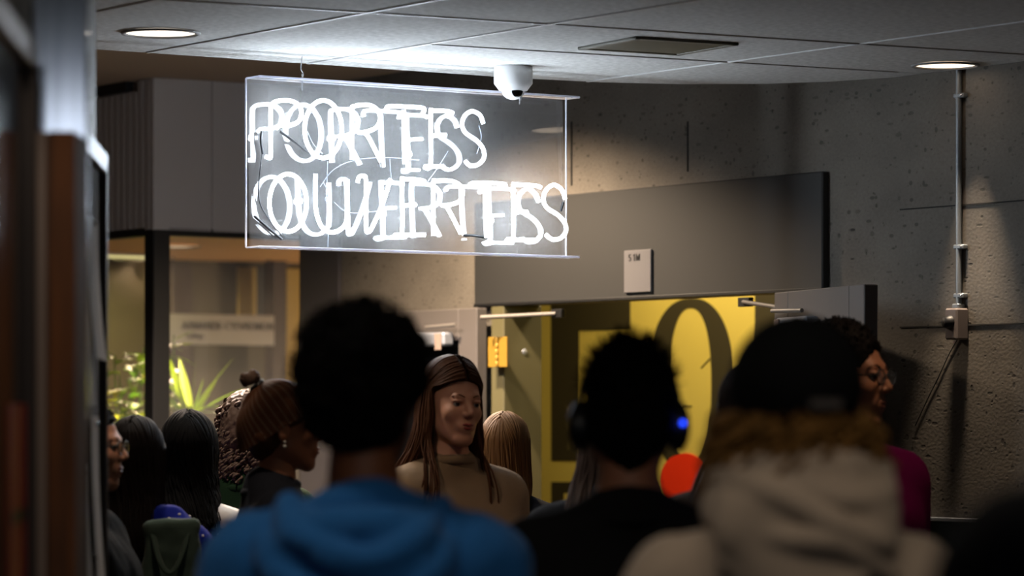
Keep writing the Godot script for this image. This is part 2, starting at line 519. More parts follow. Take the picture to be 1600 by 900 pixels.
func build_setting() -> void:
	var g := Geo.new()
	slab(g, -4.2, 12, -0.1, 0.0, -3.7, 16.2)
	struct("floor", g, M.floor)
	# near ceiling: backing with the outline's rounded corner, and the panels under it
	var outline := PackedVector2Array([Vector2(-4.0, -3.5), Vector2(7.05, -3.5), Vector2(7.05, 7.75), Vector2(7.0, 8.05), Vector2(6.93, 8.25), Vector2(6.8, 8.43), Vector2(6.6, 8.58), Vector2(6.35, 8.68), Vector2(6.05, 8.72), Vector2(-4.0, 8.72)])
	g = Geo.new()
	var flat := func(p: Vector2, y: float) -> Vector3: return W(p.x, y, p.y)
	g.prism(outline, flat, CE + 0.012, 3.0)
	var ceil := struct("ceiling", g, M.grid)
	var av := [-4.0, -1.5, 0.0, 1.2, 2.4, 3.0, 3.58, 4.16, 4.745, 5.285, 6.29, 7.3]
	var bv := [-3.5, -1.0, 0.5, 2.0, 3.2, 4.3, 5.4, 6.4, 7.46, 8.06, 9.3]
	for i in av.size() - 1:
		for j in bv.size() - 1:
			var b0: float = bv[j]; var b1: float = bv[j + 1]
			if av[i] < 5.0:
				if j == 9: continue
				if j == 8: b1 = 9.3
			var sh := func(a: float, b: float) -> float: return b - (0.1 * (a - 5.3) if b > 5.0 and b < 9.0 else 0.0)
			var q := PackedVector2Array([Vector2(av[i], sh.call(av[i], b0)), Vector2(av[i + 1], sh.call(av[i + 1], b0)), Vector2(av[i + 1], sh.call(av[i + 1], b1)), Vector2(av[i], sh.call(av[i], b1))])
			for piece in Geometry2D.intersect_polygons(q, outline):
				var ins := Geometry2D.offset_polygon(piece, -0.0035)
				if ins.is_empty(): continue
				var t := Geo.new()
				t.prism(ins[0], flat, CE, CE + 0.011)
				obj("ceiling_tile", t.mesh(), M.tile, ceil)
	for a in [3.58, 4.16, 4.745, 5.285, 6.29]:
		g = Geo.new(); slab(g, a - 0.006, a + 0.006, CE - 0.0035, CE + 0.003, 4.3, 8.70 if a < 6.0 else 8.67, 0.001)
		obj("ceiling_bar", g.mesh(), M.bar, ceil)
	for q in [[3.0, 6.98, 6.4], [3.0, 6.98, 7.46], [5.285, 6.9, 8.06]]:
		g = Geo.new()
		var p0 := W(q[0], CE, q[2] - 0.1 * (q[0] - 5.3)); var p1 := W(q[1], CE, q[2] - 0.1 * (q[1] - 5.3))
		var dx := (p1 - p0).normalized()
		g.box((p0 + p1) / 2, Vector3((p1 - p0).length(), 0.0065, 0.012), 0.001, Basis(dx, Vector3.UP, dx.cross(Vector3.UP)))
		obj("ceiling_bar", g.mesh(), M.bar, ceil)
	g = Geo.new()
	slab(g, -4.0, 12, 2.9, 3.0, 8.74, 16.0)
	struct("ceiling_upper", g, M.upper)
	# concrete wall with the double door's opening
	g = Geo.new()
	slab(g, 7.0, 7.13, 0, 3.0, 10.18, 11.5)
	slab(g, 7.0, 7.13, 2.0, 3.0, 8.43, 10.18)
	slab(g, 7.0, 7.13, 0, 3.0, -3.5, 8.43)
	var wall := struct("wall_right", g, M.concrete)
	# joints of the formwork
	var jm := mat(Color(0.10, 0.09, 0.08), 0.95)
	g = Geo.new(); slab(g, 6.997, 7.002, 0, 0.004, 4.5, 8.0)
	for y in [2.236, 1.872]:
		obj("formwork_joint", g.mesh(), jm, wall, Transform3D(Basis(), Vector3(0, y, 0)))
	var j0 := ab(on_a(1075, 190, 7.0)); var j1 := ab(on_a(1075, 268, 7.0))
	g = Geo.new(); slab(g, 6.997, 7.003, j1.y, j0.y, j0.z - 0.003, j0.z + 0.003)
	obj("formwork_joint", g.mesh(), jm, wall)
	var j2 := ab(on_a(893, 190, 7.0)); var j3 := ab(on_a(893, 290, 7.0))
	g = Geo.new(); slab(g, 6.997, 7.003, j3.y, j2.y, j2.z - 0.006, j2.z + 0.002)
	obj("formwork_joint", g.mesh(), jm, wall)
	# outer walls, out of the frame
	g = Geo.new(); slab(g, -4.2, 12.2, 0, 3.0, -3.7, -3.5); struct("wall_back", g, M.plaster)
	g = Geo.new(); slab(g, -4.2, -4.0, 0, 3.0, -3.5, 16.2); struct("wall_left", g, M.plaster)
	g = Geo.new(); slab(g, -4.0, 6.25, 0, 2.9, 14.6, 14.8); struct("wall_far", g, M.plaster)
	# corridor partition on the left, which carries the boards
	g = Geo.new()
	var zd := (cor(2.0) - cor(7.62)).normalized()
	g.box((cor(2.0) + cor(7.62)) / 2 + Vector3.UP * 1.325 + Vector3.UP.cross(zd) * -0.08, Vector3(0.16, 2.65, (cor(2.0) - cor(7.62)).length()), 0.0, Basis(Vector3.UP.cross(zd), Vector3.UP, zd))
	struct("wall_corridor", g, M.dark_metal)

func build_door() -> void:
	# yellow room behind the double door
	var g := Geo.new(); slab(g, 8.1, 8.25, 0, 2.75, 6.6, 11.5)
	var yw := struct("wall_yellow", g, M.yellow)
	g = Geo.new(); slab(g, 7.13, 8.25, 2.62, 2.75, 6.6, 11.5); struct("ceiling_door_room", g, M.white)
	g = Geo.new(); slab(g, 7.13, 8.1, 0, 2.62, 6.6, 6.75); struct("wall_door_room_near", g, M.plaster)
	g = Geo.new(); slab(g, 7.0, 12.0, 0, 2.9, 11.5, 11.56); struct("wall_door_room_far", g, M.olive_grey)
	var on := func(p: Vector2, d: float) -> Vector3: return W(8.1 - d, p.y, p.x)
	var pt := func(px: float, py: float) -> Vector2:
		var q := ab(on_a(px, py, 8.1))
		return Vector2(q.z, q.y)
	var letter := func(poly: PackedVector2Array, m: Material, called: String, hi := 0.002) -> void:
		var l := Geo.new()
		l.prism(poly, on, 0.0, hi)
		obj(called, l.mesh(), m, yw)
	# F: stem and top bar
	letter.call(PackedVector2Array([pt.call(861, 440), pt.call(985, 440), pt.call(985, 516), pt.call(905, 517), pt.call(905, 720), pt.call(862, 720)]), M.olive, "painted_letter")
	# O: a ring
	var co: Vector2 = pt.call(1079, 601); var oo: Vector2 = pt.call(1147, 463); var oi: Vector2 = pt.call(1112, 480)
	var ring := func(c: Vector2, o: Vector2, i: Vector2, m: Material) -> void:
		var l := Geo.new()
		for k in 64:
			var p := []
			for kk in [k, k + 1]:
				for e in [[o, 0], [i, 1]]:
					var an: float = TAU * kk / 64.0
					var cs := Vector2(signf(cos(an)) * pow(absf(cos(an)), 0.86), signf(sin(an)) * pow(absf(sin(an)), 0.86))
					p.append(c + Vector2(absf(e[0].x - c.x), absf(e[0].y - c.y)) * cs)
			var a: Vector3 = on.call(p[0], 0.002); var b: Vector3 = on.call(p[1], 0.002); var d: Vector3 = on.call(p[3], 0.002); var f: Vector3 = on.call(p[2], 0.002)
			if (b - a).cross(d - a).dot(-E1) > 0: l.quad(a, b, d, f)
			else: l.quad(f, d, b, a)
		obj("painted_letter", l.mesh(), m, yw)
	ring.call(co, oo, oi, M.olive)
	# third letter's stem, cut by the door leaf
	letter.call(PackedVector2Array([pt.call(1180, 440), pt.call(1225, 440), pt.call(1225, 720), pt.call(1180, 720)]), M.olive, "painted_letter")
	# next line: a D, and the red dot
	var dd := PackedVector2Array([pt.call(862, 753)])
	for k in 9: dd.append(pt.call(905 + 28 * sin(PI * k / 8.0), 753 + 80 * (1.0 - cos(PI * k / 8.0))))
	dd.append(pt.call(862, 913))
	letter.call(dd, M.olive, "painted_letter")
	letter.call(PackedVector2Array([pt.call(882, 771), pt.call(900, 771), pt.call(900, 890), pt.call(882, 890)]), M.yellow, "painted_letter", 0.003)
	var dot := PackedVector2Array()
	var dc: Vector2 = pt.call(1071, 752)
	var dr: float = pt.call(1071, 708).y - dc.y
	var dw: float = absf(pt.call(1111, 752).x - dc.x)
	for k in 40: dot.append(dc + Vector2(cos(TAU * k / 40) * dw, sin(TAU * k / 40) * dr))
	letter.call(dot, M.red, "painted_dot", 0.004)
	for s in [[Vector2(1110, 560), Vector2(1096, 575)], [Vector2(1066, 635), Vector2(1081, 635)]]:
		var l := Geo.new()
		var a: Vector2 = pt.call(s[0].x, s[0].y); var b: Vector2 = pt.call(s[1].x, s[1].y)
		l.tube([on.call(a, 0.001), on.call(b, 0.001)], 0.0025, 0.0025, 6)
		obj("painted_stroke", l.mesh(), M.olive, yw)
	for s in [["V", 640], ["V", 667], ["d", 697]]:
		var tm := TextMesh.new()
		tm.font = SystemFont.new(); tm.font.font_names = ["Droid Sans"]
		tm.text = s[0]; tm.font_size = 16; tm.pixel_size = 0.0026; tm.depth = 0.002
		var p := on_a(888, s[1], 8.097)
		obj("small_print", tm, M.small_print, yw, Transform3D(bb() * Basis(Vector3.UP, -PI / 2), p))
	# unseen lamp strip over the door, placed to light the yellow wall
	var lt := thing("ceiling_light_panel", "unseen long light panel on the yellow room ceiling, lighting the yellow wall", "ceiling light", W(7.62, 2.62, 9.9), TH)
	obj("frame", one(Vector3(0.3, 0.02, 1.9), 0.003, Vector3(0, -0.01, 0)), M.white, lt)
	obj("diffuser", one(Vector3(0.26, 0.006, 1.8), 0.0, Vector3(0, -0.022, 0)), lamp_mat(Color(1, 0.90, 0.72), 2.0), lt)
	var al := AreaLight3D.new()
	al.name = "lamp"; al.area_size = Vector2(0.26, 1.8); al.light_color = Color(1, 0.90, 0.72); al.light_energy = 2.2; al.area_range = 8.0; al.shadow_enabled = true
	lt.add_child(al); al.position = Vector3(0, -0.03, 0); al.rotation = Vector3(-PI / 2, 0, 0)
	# header over the doors
	var hd := thing("door_header", "wide dark metal header panel above the open double door", "door header", W(6.985, 2.0, 9.325), TH)
	obj("panel", one(Vector3(0.03, 0.376, 1.97), 0.004, Vector3(0, 0.188, 0)), M.header, hd)
	obj("drip_edge", one(Vector3(0.035, 0.012, 1.97), 0.002, Vector3(0, 0.002, 0)), M.black, hd)
	var n0 := ab(on_a(978, 392, 6.97)); var n1 := ab(on_a(1020, 456, 6.97))
	var np := thing("room_plate", "small pale grey room number plate screwed to the dark door header", "sign", W(6.969, n1.y, (n0.z + n1.z) / 2), TH)
	var w := absf(n0.z - n1.z); var hh := n0.y - n1.y
	obj("plate", one(Vector3(0.008, hh, w), 0.002, Vector3(-0.004, hh / 2, 0)), M.alu_plate, np)
	var tx := TextMesh.new()
	tx.font = SystemFont.new(); tx.font.font_names = ["Droid Sans"]
	tx.text = "5 1M"; tx.font_size = 16; tx.pixel_size = 0.0019; tx.depth = 0.002
	obj("number", tx, M.black, np, Transform3D(Basis(Vector3.UP, -PI / 2), Vector3(-0.009, hh * 0.82, -w * 0.1)))
	# door frame: jambs, reveal and the leaves, both folded back against the wall
	g = Geo.new(); slab(g, 6.97, 7.14, 0, 2.0, 10.12, 10.2, 0.004); var jamb := struct("trim_1", g, M.olive_grey)
	g = Geo.new(); slab(g, 6.97, 7.14, 0, 2.0, 8.40, 8.46, 0.004); struct("trim_2", g, M.dark_metal)
	var ll := leaf("door_leaf", W(6.93, 0, 10.2), TH, 0.84, 1.0, "grey door leaf with dark glass folded back left of the yellow doorway")
	var hp := ab(Vector3(0.852, 0, -10.82)); var fp := ab(Vector3(1.062, 0, -10.1))
	var dir := Vector2(fp.x - hp.x, fp.z - hp.z)
	leaf("door_leaf", W(hp.x, 0, hp.z), TH + atan2(dir.x, -dir.y), -dir.length(), 1.0, "dark grey door leaf swung open on the right of the yellow doorway")
	# closer arms' brackets on the frame
	for q in [[872, 490, 0.03, "left"], [1165, 472, 0.03, "right"]]:
		var bp := on_a(q[0], q[1], 6.985)
		var br := thing("closer_bracket", "small dark bracket of the %s door closer under the header" % q[3], "bracket", bp, TH)
		obj("bracket_plate", one(Vector3(0.02, 0.03, 0.06), 0.002), M.black, br)
		var ar := Geo.new()
		var e: Vector3 = on_a(752, 496, 6.86) if q[3] == "left" else on_a(1245, 485, 6.8)
		e = br.transform.affine_inverse() * e
		ar.tube([Vector3(-0.01, 0, 0), e * 0.55, e], 0.007, 0.008, 8)
		obj("closer_arm", ar.mesh(), M.closer, br)
	# brass hinge on the left leaf, strike hole in the jamb
	var hx := ll.transform.affine_inverse() * Transform3D(bb(), on_a(778, 550, 6.925))
	var pl := Geo.new()
	for k in [-1.0, 1.0]: pl.box(Vector3(0, 0, k * 0.034), Vector3(0.006, 0.108, 0.05), 0.001)
	var hg := obj("hinge", pl.mesh(), M.brass, ll, hx)
	hg.set_meta("label", "brass hinge")
	for k in 5:
		var kn := Geo.new()
		kn.lathe([Vector2(0.0005, -0.01), Vector2(0.0075, -0.01), Vector2(0.0075, 0.01), Vector2(0.0005, 0.01)], 12, Transform3D(Basis(), Vector3(-0.004, -0.043 + k * 0.0215, 0)))
		obj("hinge_knuckle", kn.mesh(), M.brass, hg)
	var kg := Geo.new(); kg.lathe([Vector2(0.0005, 0.003), Vector2(0.009, 0.003), Vector2(0.011, 0.0)], 16, Transform3D(bb() * Basis(Vector3.RIGHT, PI / 2), on_b(820, 550, 10.12)))
	obj("strike_plate", kg.mesh(), M.alu, jamb)

func leaf(called: String, at: Vector3, turn: float, width: float, dirz: float, label: String) -> Node3D:
	# local -z runs away from the hinge when width is positive
	var t := thing(called, label, "door", at, turn, "")
	var s := signf(width); var w := absf(width)
	var th := 0.045
	obj("stile", one(Vector3(th, 1.99, 0.12), 0.003, Vector3(0, 0.995, -s * 0.06)), M.leaf, t)
	obj("stile", one(Vector3(th, 1.99, 0.12), 0.003, Vector3(0, 0.995, -s * (w - 0.06))), M.leaf, t)
	obj("top_rail", one(Vector3(th, 0.115, w - 0.24), 0.003, Vector3(0, 1.9325, -s * w / 2)), M.leaf, t)
	obj("bottom_rail", one(Vector3(th, 0.25, w - 0.24), 0.003, Vector3(0, 0.125, -s * w / 2)), M.leaf, t)
	obj("glass_pane", one(Vector3(0.012, 1.625, w - 0.24), 0.0, Vector3(0, 1.0625, -s * w / 2)), M.dark_glass, t)
	obj("closer_body", one(Vector3(0.05, 0.05, 0.26), 0.008, Vector3(-0.05, 1.88, -s * 0.27)), M.alu, t)
	obj("closer_tag", one(Vector3(0.006, 0.06, 0.04), 0.002, Vector3(-0.078, 1.87, -s * 0.17)), M.cream, t)
	var g := Geo.new()
	g.tube([Vector3(-0.045, 1.925, -s * 0.3), Vector3(-0.06, 1.93, -s * 0.08)], 0.007, 0.007, 8)
	obj("closer_arm", g.mesh(), M.closer, t)
	return t

func build_glass_room() -> void:
	var a0 := 6.33; var b0 := 11.56
	# the soffit over the glass
	var g := Geo.new(); slab(g, a0 + 0.03, 7.1, 2.32, 2.9, b0 + 0.03, b0 + 0.12); slab(g, a0 + 0.03, a0 + 0.12, 2.32, 2.9, b0 + 0.03, 14.6)
	var so := struct("wall_upper", g, M.soffit_side)
	for k in 3:
		g = Geo.new(); slab(g, a0 + k * 0.26, a0 + k * 0.26 + 0.257, 2.312, 2.9, b0, b0 + 0.03, 0.003)
		obj("panel", g.mesh(), M.soffit, so)
	for k in 30:
		g = Geo.new(); slab(g, a0, a0 + 0.03, 2.312, 2.9 if k < 2 else 2.86, b0 + 0.033 + k * 0.05, b0 + 0.033 + k * 0.05 + 0.046, 0.006)
		obj("slat", g.mesh(), M.soffit_side, so)
	g = Geo.new(); slab(g, a0 - 0.012, a0 + 0.02, 2.862, 2.9, b0 + 0.2, 14.5); obj("dark_slot_strip", g.mesh(), M.black, so)  # black strip laid along the dark gap above the slats
	# posts and panes
	g = Geo.new(); slab(g, a0, a0 + 0.075, 0, 2.32, b0, b0 + 0.075, 0.004); struct("trim_3", g, M.black)
	g = Geo.new(); slab(g, 7.03, 7.10, 0, 2.6, b0 - 0.02, b0 + 0.08, 0.004); struct("trim_4", g, M.navy_post)
	g = Geo.new(); slab(g, 6.985, 7.0, 0, 2.9, 11.27, 11.56, 0.002); struct("trim_5", g, M.grey_post)
	for s in [[a0 + 0.07, 7.03, b0, b0 + 0.06], [a0, a0 + 0.06, b0 + 0.07, 14.5]]:
		g = Geo.new(); slab(g, s[0], s[1], 2.295, 2.325, s[2], s[3]); slab(g, s[0], s[1], 0, 0.08, s[2], s[3]); struct("trim_6", g, M.black)
	g = Geo.new(); slab(g, a0 + 0.075, 7.03, 0.08, 2.3, b0 + 0.03, b0 + 0.036); struct("window_1", g, M.glass)
	g = Geo.new(); slab(g, a0 + 0.03, a0 + 0.036, 0.08, 2.3, b0 + 0.075, 14.5); struct("window_2", g, M.glass)
	# inside
	g = Geo.new(); slab(g, a0 + 0.1, 12, 2.36, 2.45, b0 + 0.1, 15); struct("ceiling_glass_room", g, M.tan)
	g = Geo.new(); slab(g, a0 - 0.1, 12, 0, 2.36, 14.6, 14.8)
	var fw := struct("wall_glass_room", g, M.umber)
	g = Geo.new(); slab(g, 11.8, 12, 0, 2.4, 11.56, 14.6); struct("wall_glass_room_end", g, M.umber)
	for q in [[373, 401, 417, 500, "mustard"], [401, 426, 417, 500, "black"], [448, 486, 419, 700, "mustard"], [253, 300, 412, 620, "brown"], [155, 228, 410, 660, "umber"]]:
		var p := ab(on_b(q[0], q[2], 14.58)); var r := ab(on_b(q[1], q[3], 14.58))
		g = Geo.new(); slab(g, p.x, r.x, r.y, p.y, 14.58, 14.6, 0.002)
		obj("panel", g.mesh(), M[q[4]], fw)
	var p0 := ab(on_b(426, 415, 14.4)); var p1 := ab(on_b(448, 415, 14.4))
	g = Geo.new(); slab(g, p0.x, p1.x, 0, 2.36, 14.4, 14.48, 0.003); struct("trim_7", g, M.brown)
	# silver plaque with the room's name
	var s0 := ab(on_b(262, 490, 14.3)); var s1 := ab(on_b(428, 540, 14.3))
	var sg := thing("name_plaque", "long silver plaque with dark lettering behind the glass above the plants", "sign", W((s0.x + s1.x) / 2, s1.y, 14.3), TH)
	obj("plate", one(Vector3(s1.x - s0.x, s0.y - s1.y, 0.01), 0.002, Vector3(0, (s0.y - s1.y) / 2, 0)), M.plaque, sg)
	for k in [-1.0, 1.0]:
		obj("hanger_rod", one(Vector3(0.008, 2.36 - s0.y, 0.008), 0.001, Vector3(k * (s1.x - s0.x) * 0.45, (2.36 - s0.y) / 2 + s0.y - s1.y, -0.002)), M.brown, sg)
	for q in [["ARMANDE-CYEVREMON", 20, 0.0024, 0.62, 0.035], ["Collège", 16, 0.0018, 0.28, -0.15]]:
		var tx := TextMesh.new()
		tx.font = SystemFont.new(); tx.font.font_names = ["Droid Sans"]
		tx.text = q[0]; tx.font_size = q[1]; tx.pixel_size = q[2]; tx.depth = 0.003
		obj("lettering", tx, M.black, sg, Transform3D(Basis(), Vector3(q[4], (s0.y - s1.y) * q[3], 0.007)))
	# lamps in its ceiling
	downlight(on_h(212, 405, 2.358), 0.10, 2.6, Color(1, 0.87, 0.70), 80, "warm round ceiling lamp behind the glass, left of the corner post", 1.2)
	downlight(on_h(275, 384, 2.358), 0.10, 2.6, Color(1, 0.87, 0.70), 80, "warm round ceiling lamp behind the glass, right of the corner post", 1.0)
	var lp := on_h(168, 396, 2.358)
	var lt := thing("ceiling_light_panel", "narrow pale strip light on the ceiling behind the left glass", "ceiling light", lp, TH)
	obj("frame", one(Vector3(0.5, 0.012, 0.12), 0.002, Vector3(0, -0.006, 0)), M.white, lt)
	obj("diffuser", one(Vector3(0.46, 0.006, 0.09), 0.0, Vector3(0, -0.015, 0)), lamp_mat(Color(0.95, 0.9, 0.6), 1.0), lt)
	var al := AreaLight3D.new()
	al.name = "lamp"; al.area_size = Vector2(0.46, 0.09); al.light_color = Color(0.95, 0.9, 0.6); al.light_energy = 1.5; al.area_range = 8.0; al.shadow_enabled = true
	lt.add_child(al); al.position = Vector3(0, -0.03, 0); al.rotation = Vector3(-PI / 2, 0, 0)
	var fl := thing("unseen_lamp", "unseen globe lamp on a stand, placed to light the glass room ceiling and walls", "floor lamp", W(9.7, 0, 13.2), TH)  # out of sight, placed to light this room's ceiling and walls
	var lg := Geo.new(); lg.lathe([Vector2(0.001, 0), Vector2(0.15, 0), Vector2(0.15, 0.02), Vector2(0.015, 0.03), Vector2(0.012, 1.3), Vector2(0.001, 1.3)], 24)
	obj("stand", lg.mesh(), M.black, fl)
	lg = Geo.new(); lg.ball(Vector3(0, 1.42, 0), Vector3.ONE * 0.13, 24, 14)
	obj("globe_bulb", lg.mesh(), lamp_mat(Color(1, 0.85, 0.66), 2.0), fl)
	var ol := OmniLight3D.new()
	ol.name = "lamp"; ol.light_color = Color(1, 0.88, 0.70); ol.light_energy = 2.1; ol.light_size = 0.12; ol.omni_range = 9.0; ol.omni_attenuation = 2.0; ol.shadow_enabled = true
	fl.add_child(ol); ol.position = Vector3(0, 1.42, 0)
	var vb := thing("ceiling_unit", "small tan ceiling unit hanging behind the glass right of the corner post", "ceiling unit", on_h(347, 412, 2.36), TH)
	obj("housing", one(Vector3(0.16, 0.05, 0.16), 0.012, Vector3(0, -0.025, 0)), M.tan, vb)
	obj("grille", one(Vector3(0.1, 0.004, 0.1), 0.001, Vector3(0, -0.052, 0)), M.brown, vb)

func blade(root: Vector3, dir: Vector3, length: float, width: float, droop: float, fold := 0.25) -> ArrayMesh:
	# a strap leaf: arching midrib, two tilted halves
	var g := Geo.new()
	var n := 9
	var side := dir.cross(Vector3.UP).normalized()
	if side.length() < 0.5: side = Vector3.RIGHT
	var L := []; var C := []; var R := []
	for i in n + 1:
		var t := float(i) / n
		var c := root + dir * length * t + Vector3.DOWN * droop * t * t * length
		var w := width * pow(sin(PI * clampf(t * 0.93 + 0.07, 0, 1)), 0.7) * (1.0 - 0.25 * t)
		if i == n: w = 0.001
		C.append(c); L.append(c + side * w + Vector3.UP * w * fold); R.append(c - side * w + Vector3.UP * w * fold)
	for i in n:
		g.quad(C[i], L[i], L[i + 1], C[i + 1]); g.quad(R[i], C[i], C[i + 1], R[i + 1])
	return g.mesh()

func build_plants() -> void:
	var lm := []
	for c in [Color(0.62, 0.66, 0.06), Color(0.47, 0.60, 0.06), Color(0.30, 0.46, 0.05), Color(0.78, 0.74, 0.16)]:
		var m := mat(c, 0.4)
		m.backlight_enabled = true; m.backlight = Color(0.35, 0.4, 0.05)
		lm.append(m)
	var pot := func(t: Node3D, h: float, r: float) -> void:
		var g := Geo.new()
		g.lathe([Vector2(0.001, 0), Vector2(r * 0.75, 0), Vector2(r, h), Vector2(r * 0.93, h), Vector2(r * 0.9, h - 0.03), Vector2(0.001, h - 0.03)], 28)
		obj("pot", g.mesh(), M.pot, t)
		g = Geo.new(); g.lathe([Vector2(r * 0.9, h - 0.032), Vector2(0.001, h - 0.022)], 24)
		obj("soil", g.mesh(), M.soil, t)
	# dracaena: strap leaves out of one head
	var z := 14.05
	var c := on_z(296, 643, z)
	var t := thing("potted_plant", "potted plant with long yellow-green strap leaves right of the dark corner post", "plant", Vector3(c.x, 0, c.z))
	pot.call(t, 0.62, 0.2)
	var st := Geo.new(); st.tube(smooth([Vector3(0, 0.58, 0), Vector3(0.02, 0.9, 0.01), Vector3(-0.01, 1.3, 0), Vector3(0, c.y, 0)]), 0.022, 0.016, 10)
	obj("stem", st.mesh(), M.wood, t)
	var tips := [[262, 553, 0.05], [366, 558, 0.05], [388, 604, 0.2], [307, 560, 0.0], [253, 585, 0.1], [252, 612, 0.2], [255, 633, 0.3], [357, 648, 0.1], [375, 640, 0.35], [318, 590, -0.1], [280, 560, 0.0], [340, 590, 0.05], [270, 690, 0.5], [345, 700, 0.5], [300, 700, 0.5]]
	var k := 0
	for q in tips:
		var e := on_z(q[0], q[1], z + rng.randf_range(-0.1, 0.14)) - Vector3(c.x, 0, c.z)
		var root := Vector3(rng.randf_range(-0.01, 0.01), c.y - rng.randf_range(-0.02, 0.05), rng.randf_range(-0.01, 0.01))
		e.y += q[2] * (e - root).length()
		obj("leaf", blade(root, (e - root).normalized(), (e - root).length(), 0.023 if k != 3 and k != 9 else 0.013, q[2]), lm[[0, 0, 1, 1, 0, 1, 0, 2, 2, 1, 0, 0, 2, 2, 2][k]], t)
		k += 1
	# bushy plants with round leaves
	for s in [[195, 660, 14.0, 0.15, 540, 120, 0.55, "bushy potted plant with small yellow-green leaves left of the dark corner post"], [262, 640, 14.45, 0.05, 520, 36, 0.7, "slender potted plant with rounded leaves close behind the corner post"], [348, 760, 13.85, 0.09, 668, 40, 0.45, "low leafy potted plant below the strap leaved plant behind the glass"]]:
		var b := on_z(s[0], s[1], s[2])
		var y1 := on_z(s[0], s[4], s[2]).y
		t = thing("potted_plant", s[7], "plant", Vector3(b.x, 0, b.z))
		pot.call(t, s[6], 0.13)
		for j in 5:
			var an: float = TAU * j / 5 + 0.4
			var tip := Vector3(cos(an) * s[3] * 0.7, lerpf(b.y, y1, 0.5 + 0.12 * j), sin(an) * s[3] * 0.7)
			var sm := Geo.new(); sm.tube(smooth([Vector3(cos(an) * 0.02, s[6] - 0.03, sin(an) * 0.02), Vector3(cos(an) * 0.04, (s[6] + tip.y) / 2, sin(an) * 0.04), tip]), 0.006, 0.003, 6)
			obj("stem", sm.mesh(), lm[2], t)
		for j in s[5]:
			var an := rng.randf() * TAU
			var rr: float = s[3] * sqrt(rng.randf())
			var p := Vector3(cos(an) * rr, lerpf(b.y - 0.12, y1, rng.randf()), sin(an) * rr)
			var d := Vector3(cos(an), rng.randf_range(-0.2, 0.7), sin(an)).normalized()
			obj("leaf", blade(p - d * 0.03, d, rng.randf_range(0.06, 0.12), rng.randf_range(0.018, 0.034), rng.randf_range(0.1, 0.6)), lm[[0, 1, 1, 2, 2, 2, 3][rng.randi() % 7]], t)
	# unseen spotlight, placed to light the plants
	var sp := thing("spotlight", "unseen small spotlight placed to light the potted plants behind the glass", "spotlight", W(7.55, 2.36, 12.35), TH)
	var sl := SpotLight3D.new()
	var aim := on_z(280, 620, 14.0) - sp.position - Vector3(0, -0.08, 0)
	var lb := Basis.looking_at(sp.basis.inverse() * aim, Vector3.UP)
	var can := Geo.new(); can.lathe([Vector2(0.001, -0.06), Vector2(0.03, -0.06), Vector2(0.035, 0.04), Vector2(0.03, 0.04), Vector2(0.028, 0.03)], 20, Transform3D(lb * Basis(Vector3.RIGHT, -PI / 2), Vector3(0, -0.08, 0)))
	obj("can", can.mesh(), M.black, sp)
	var ln := Geo.new(); ln.lathe([Vector2(0.027, 0.03), Vector2(0.001, 0.032)], 20, Transform3D(lb * Basis(Vector3.RIGHT, -PI / 2), Vector3(0, -0.08, 0)))
	obj("lens", ln.mesh(), lamp_mat(Color(1, 0.95, 0.7), 2.0), sp)
	obj("stem", one(Vector3(0.012, 0.06, 0.012), 0.001, Vector3(0, -0.03, 0)), M.black, sp)
	sl.name = "lamp"; sl.light_color = Color(1, 0.95, 0.66); sl.light_energy = 9.0; sl.spot_angle = 17; sl.spot_angle_attenuation = 0.5; sl.spot_range = 8; sl.spot_attenuation = 2.0; sl.light_size = 0.03; sl.shadow_enabled = true
	sp.add_child(sl)
	sl.basis = lb; sl.position = Vector3(0, -0.08, 0) + lb * Vector3(0, 0, -0.06)


func cor(z: float) -> Vector3: return Vector3(-0.5 - 0.0562 * z, 0, -z)  # foot of the corridor partition at a distance from the camera


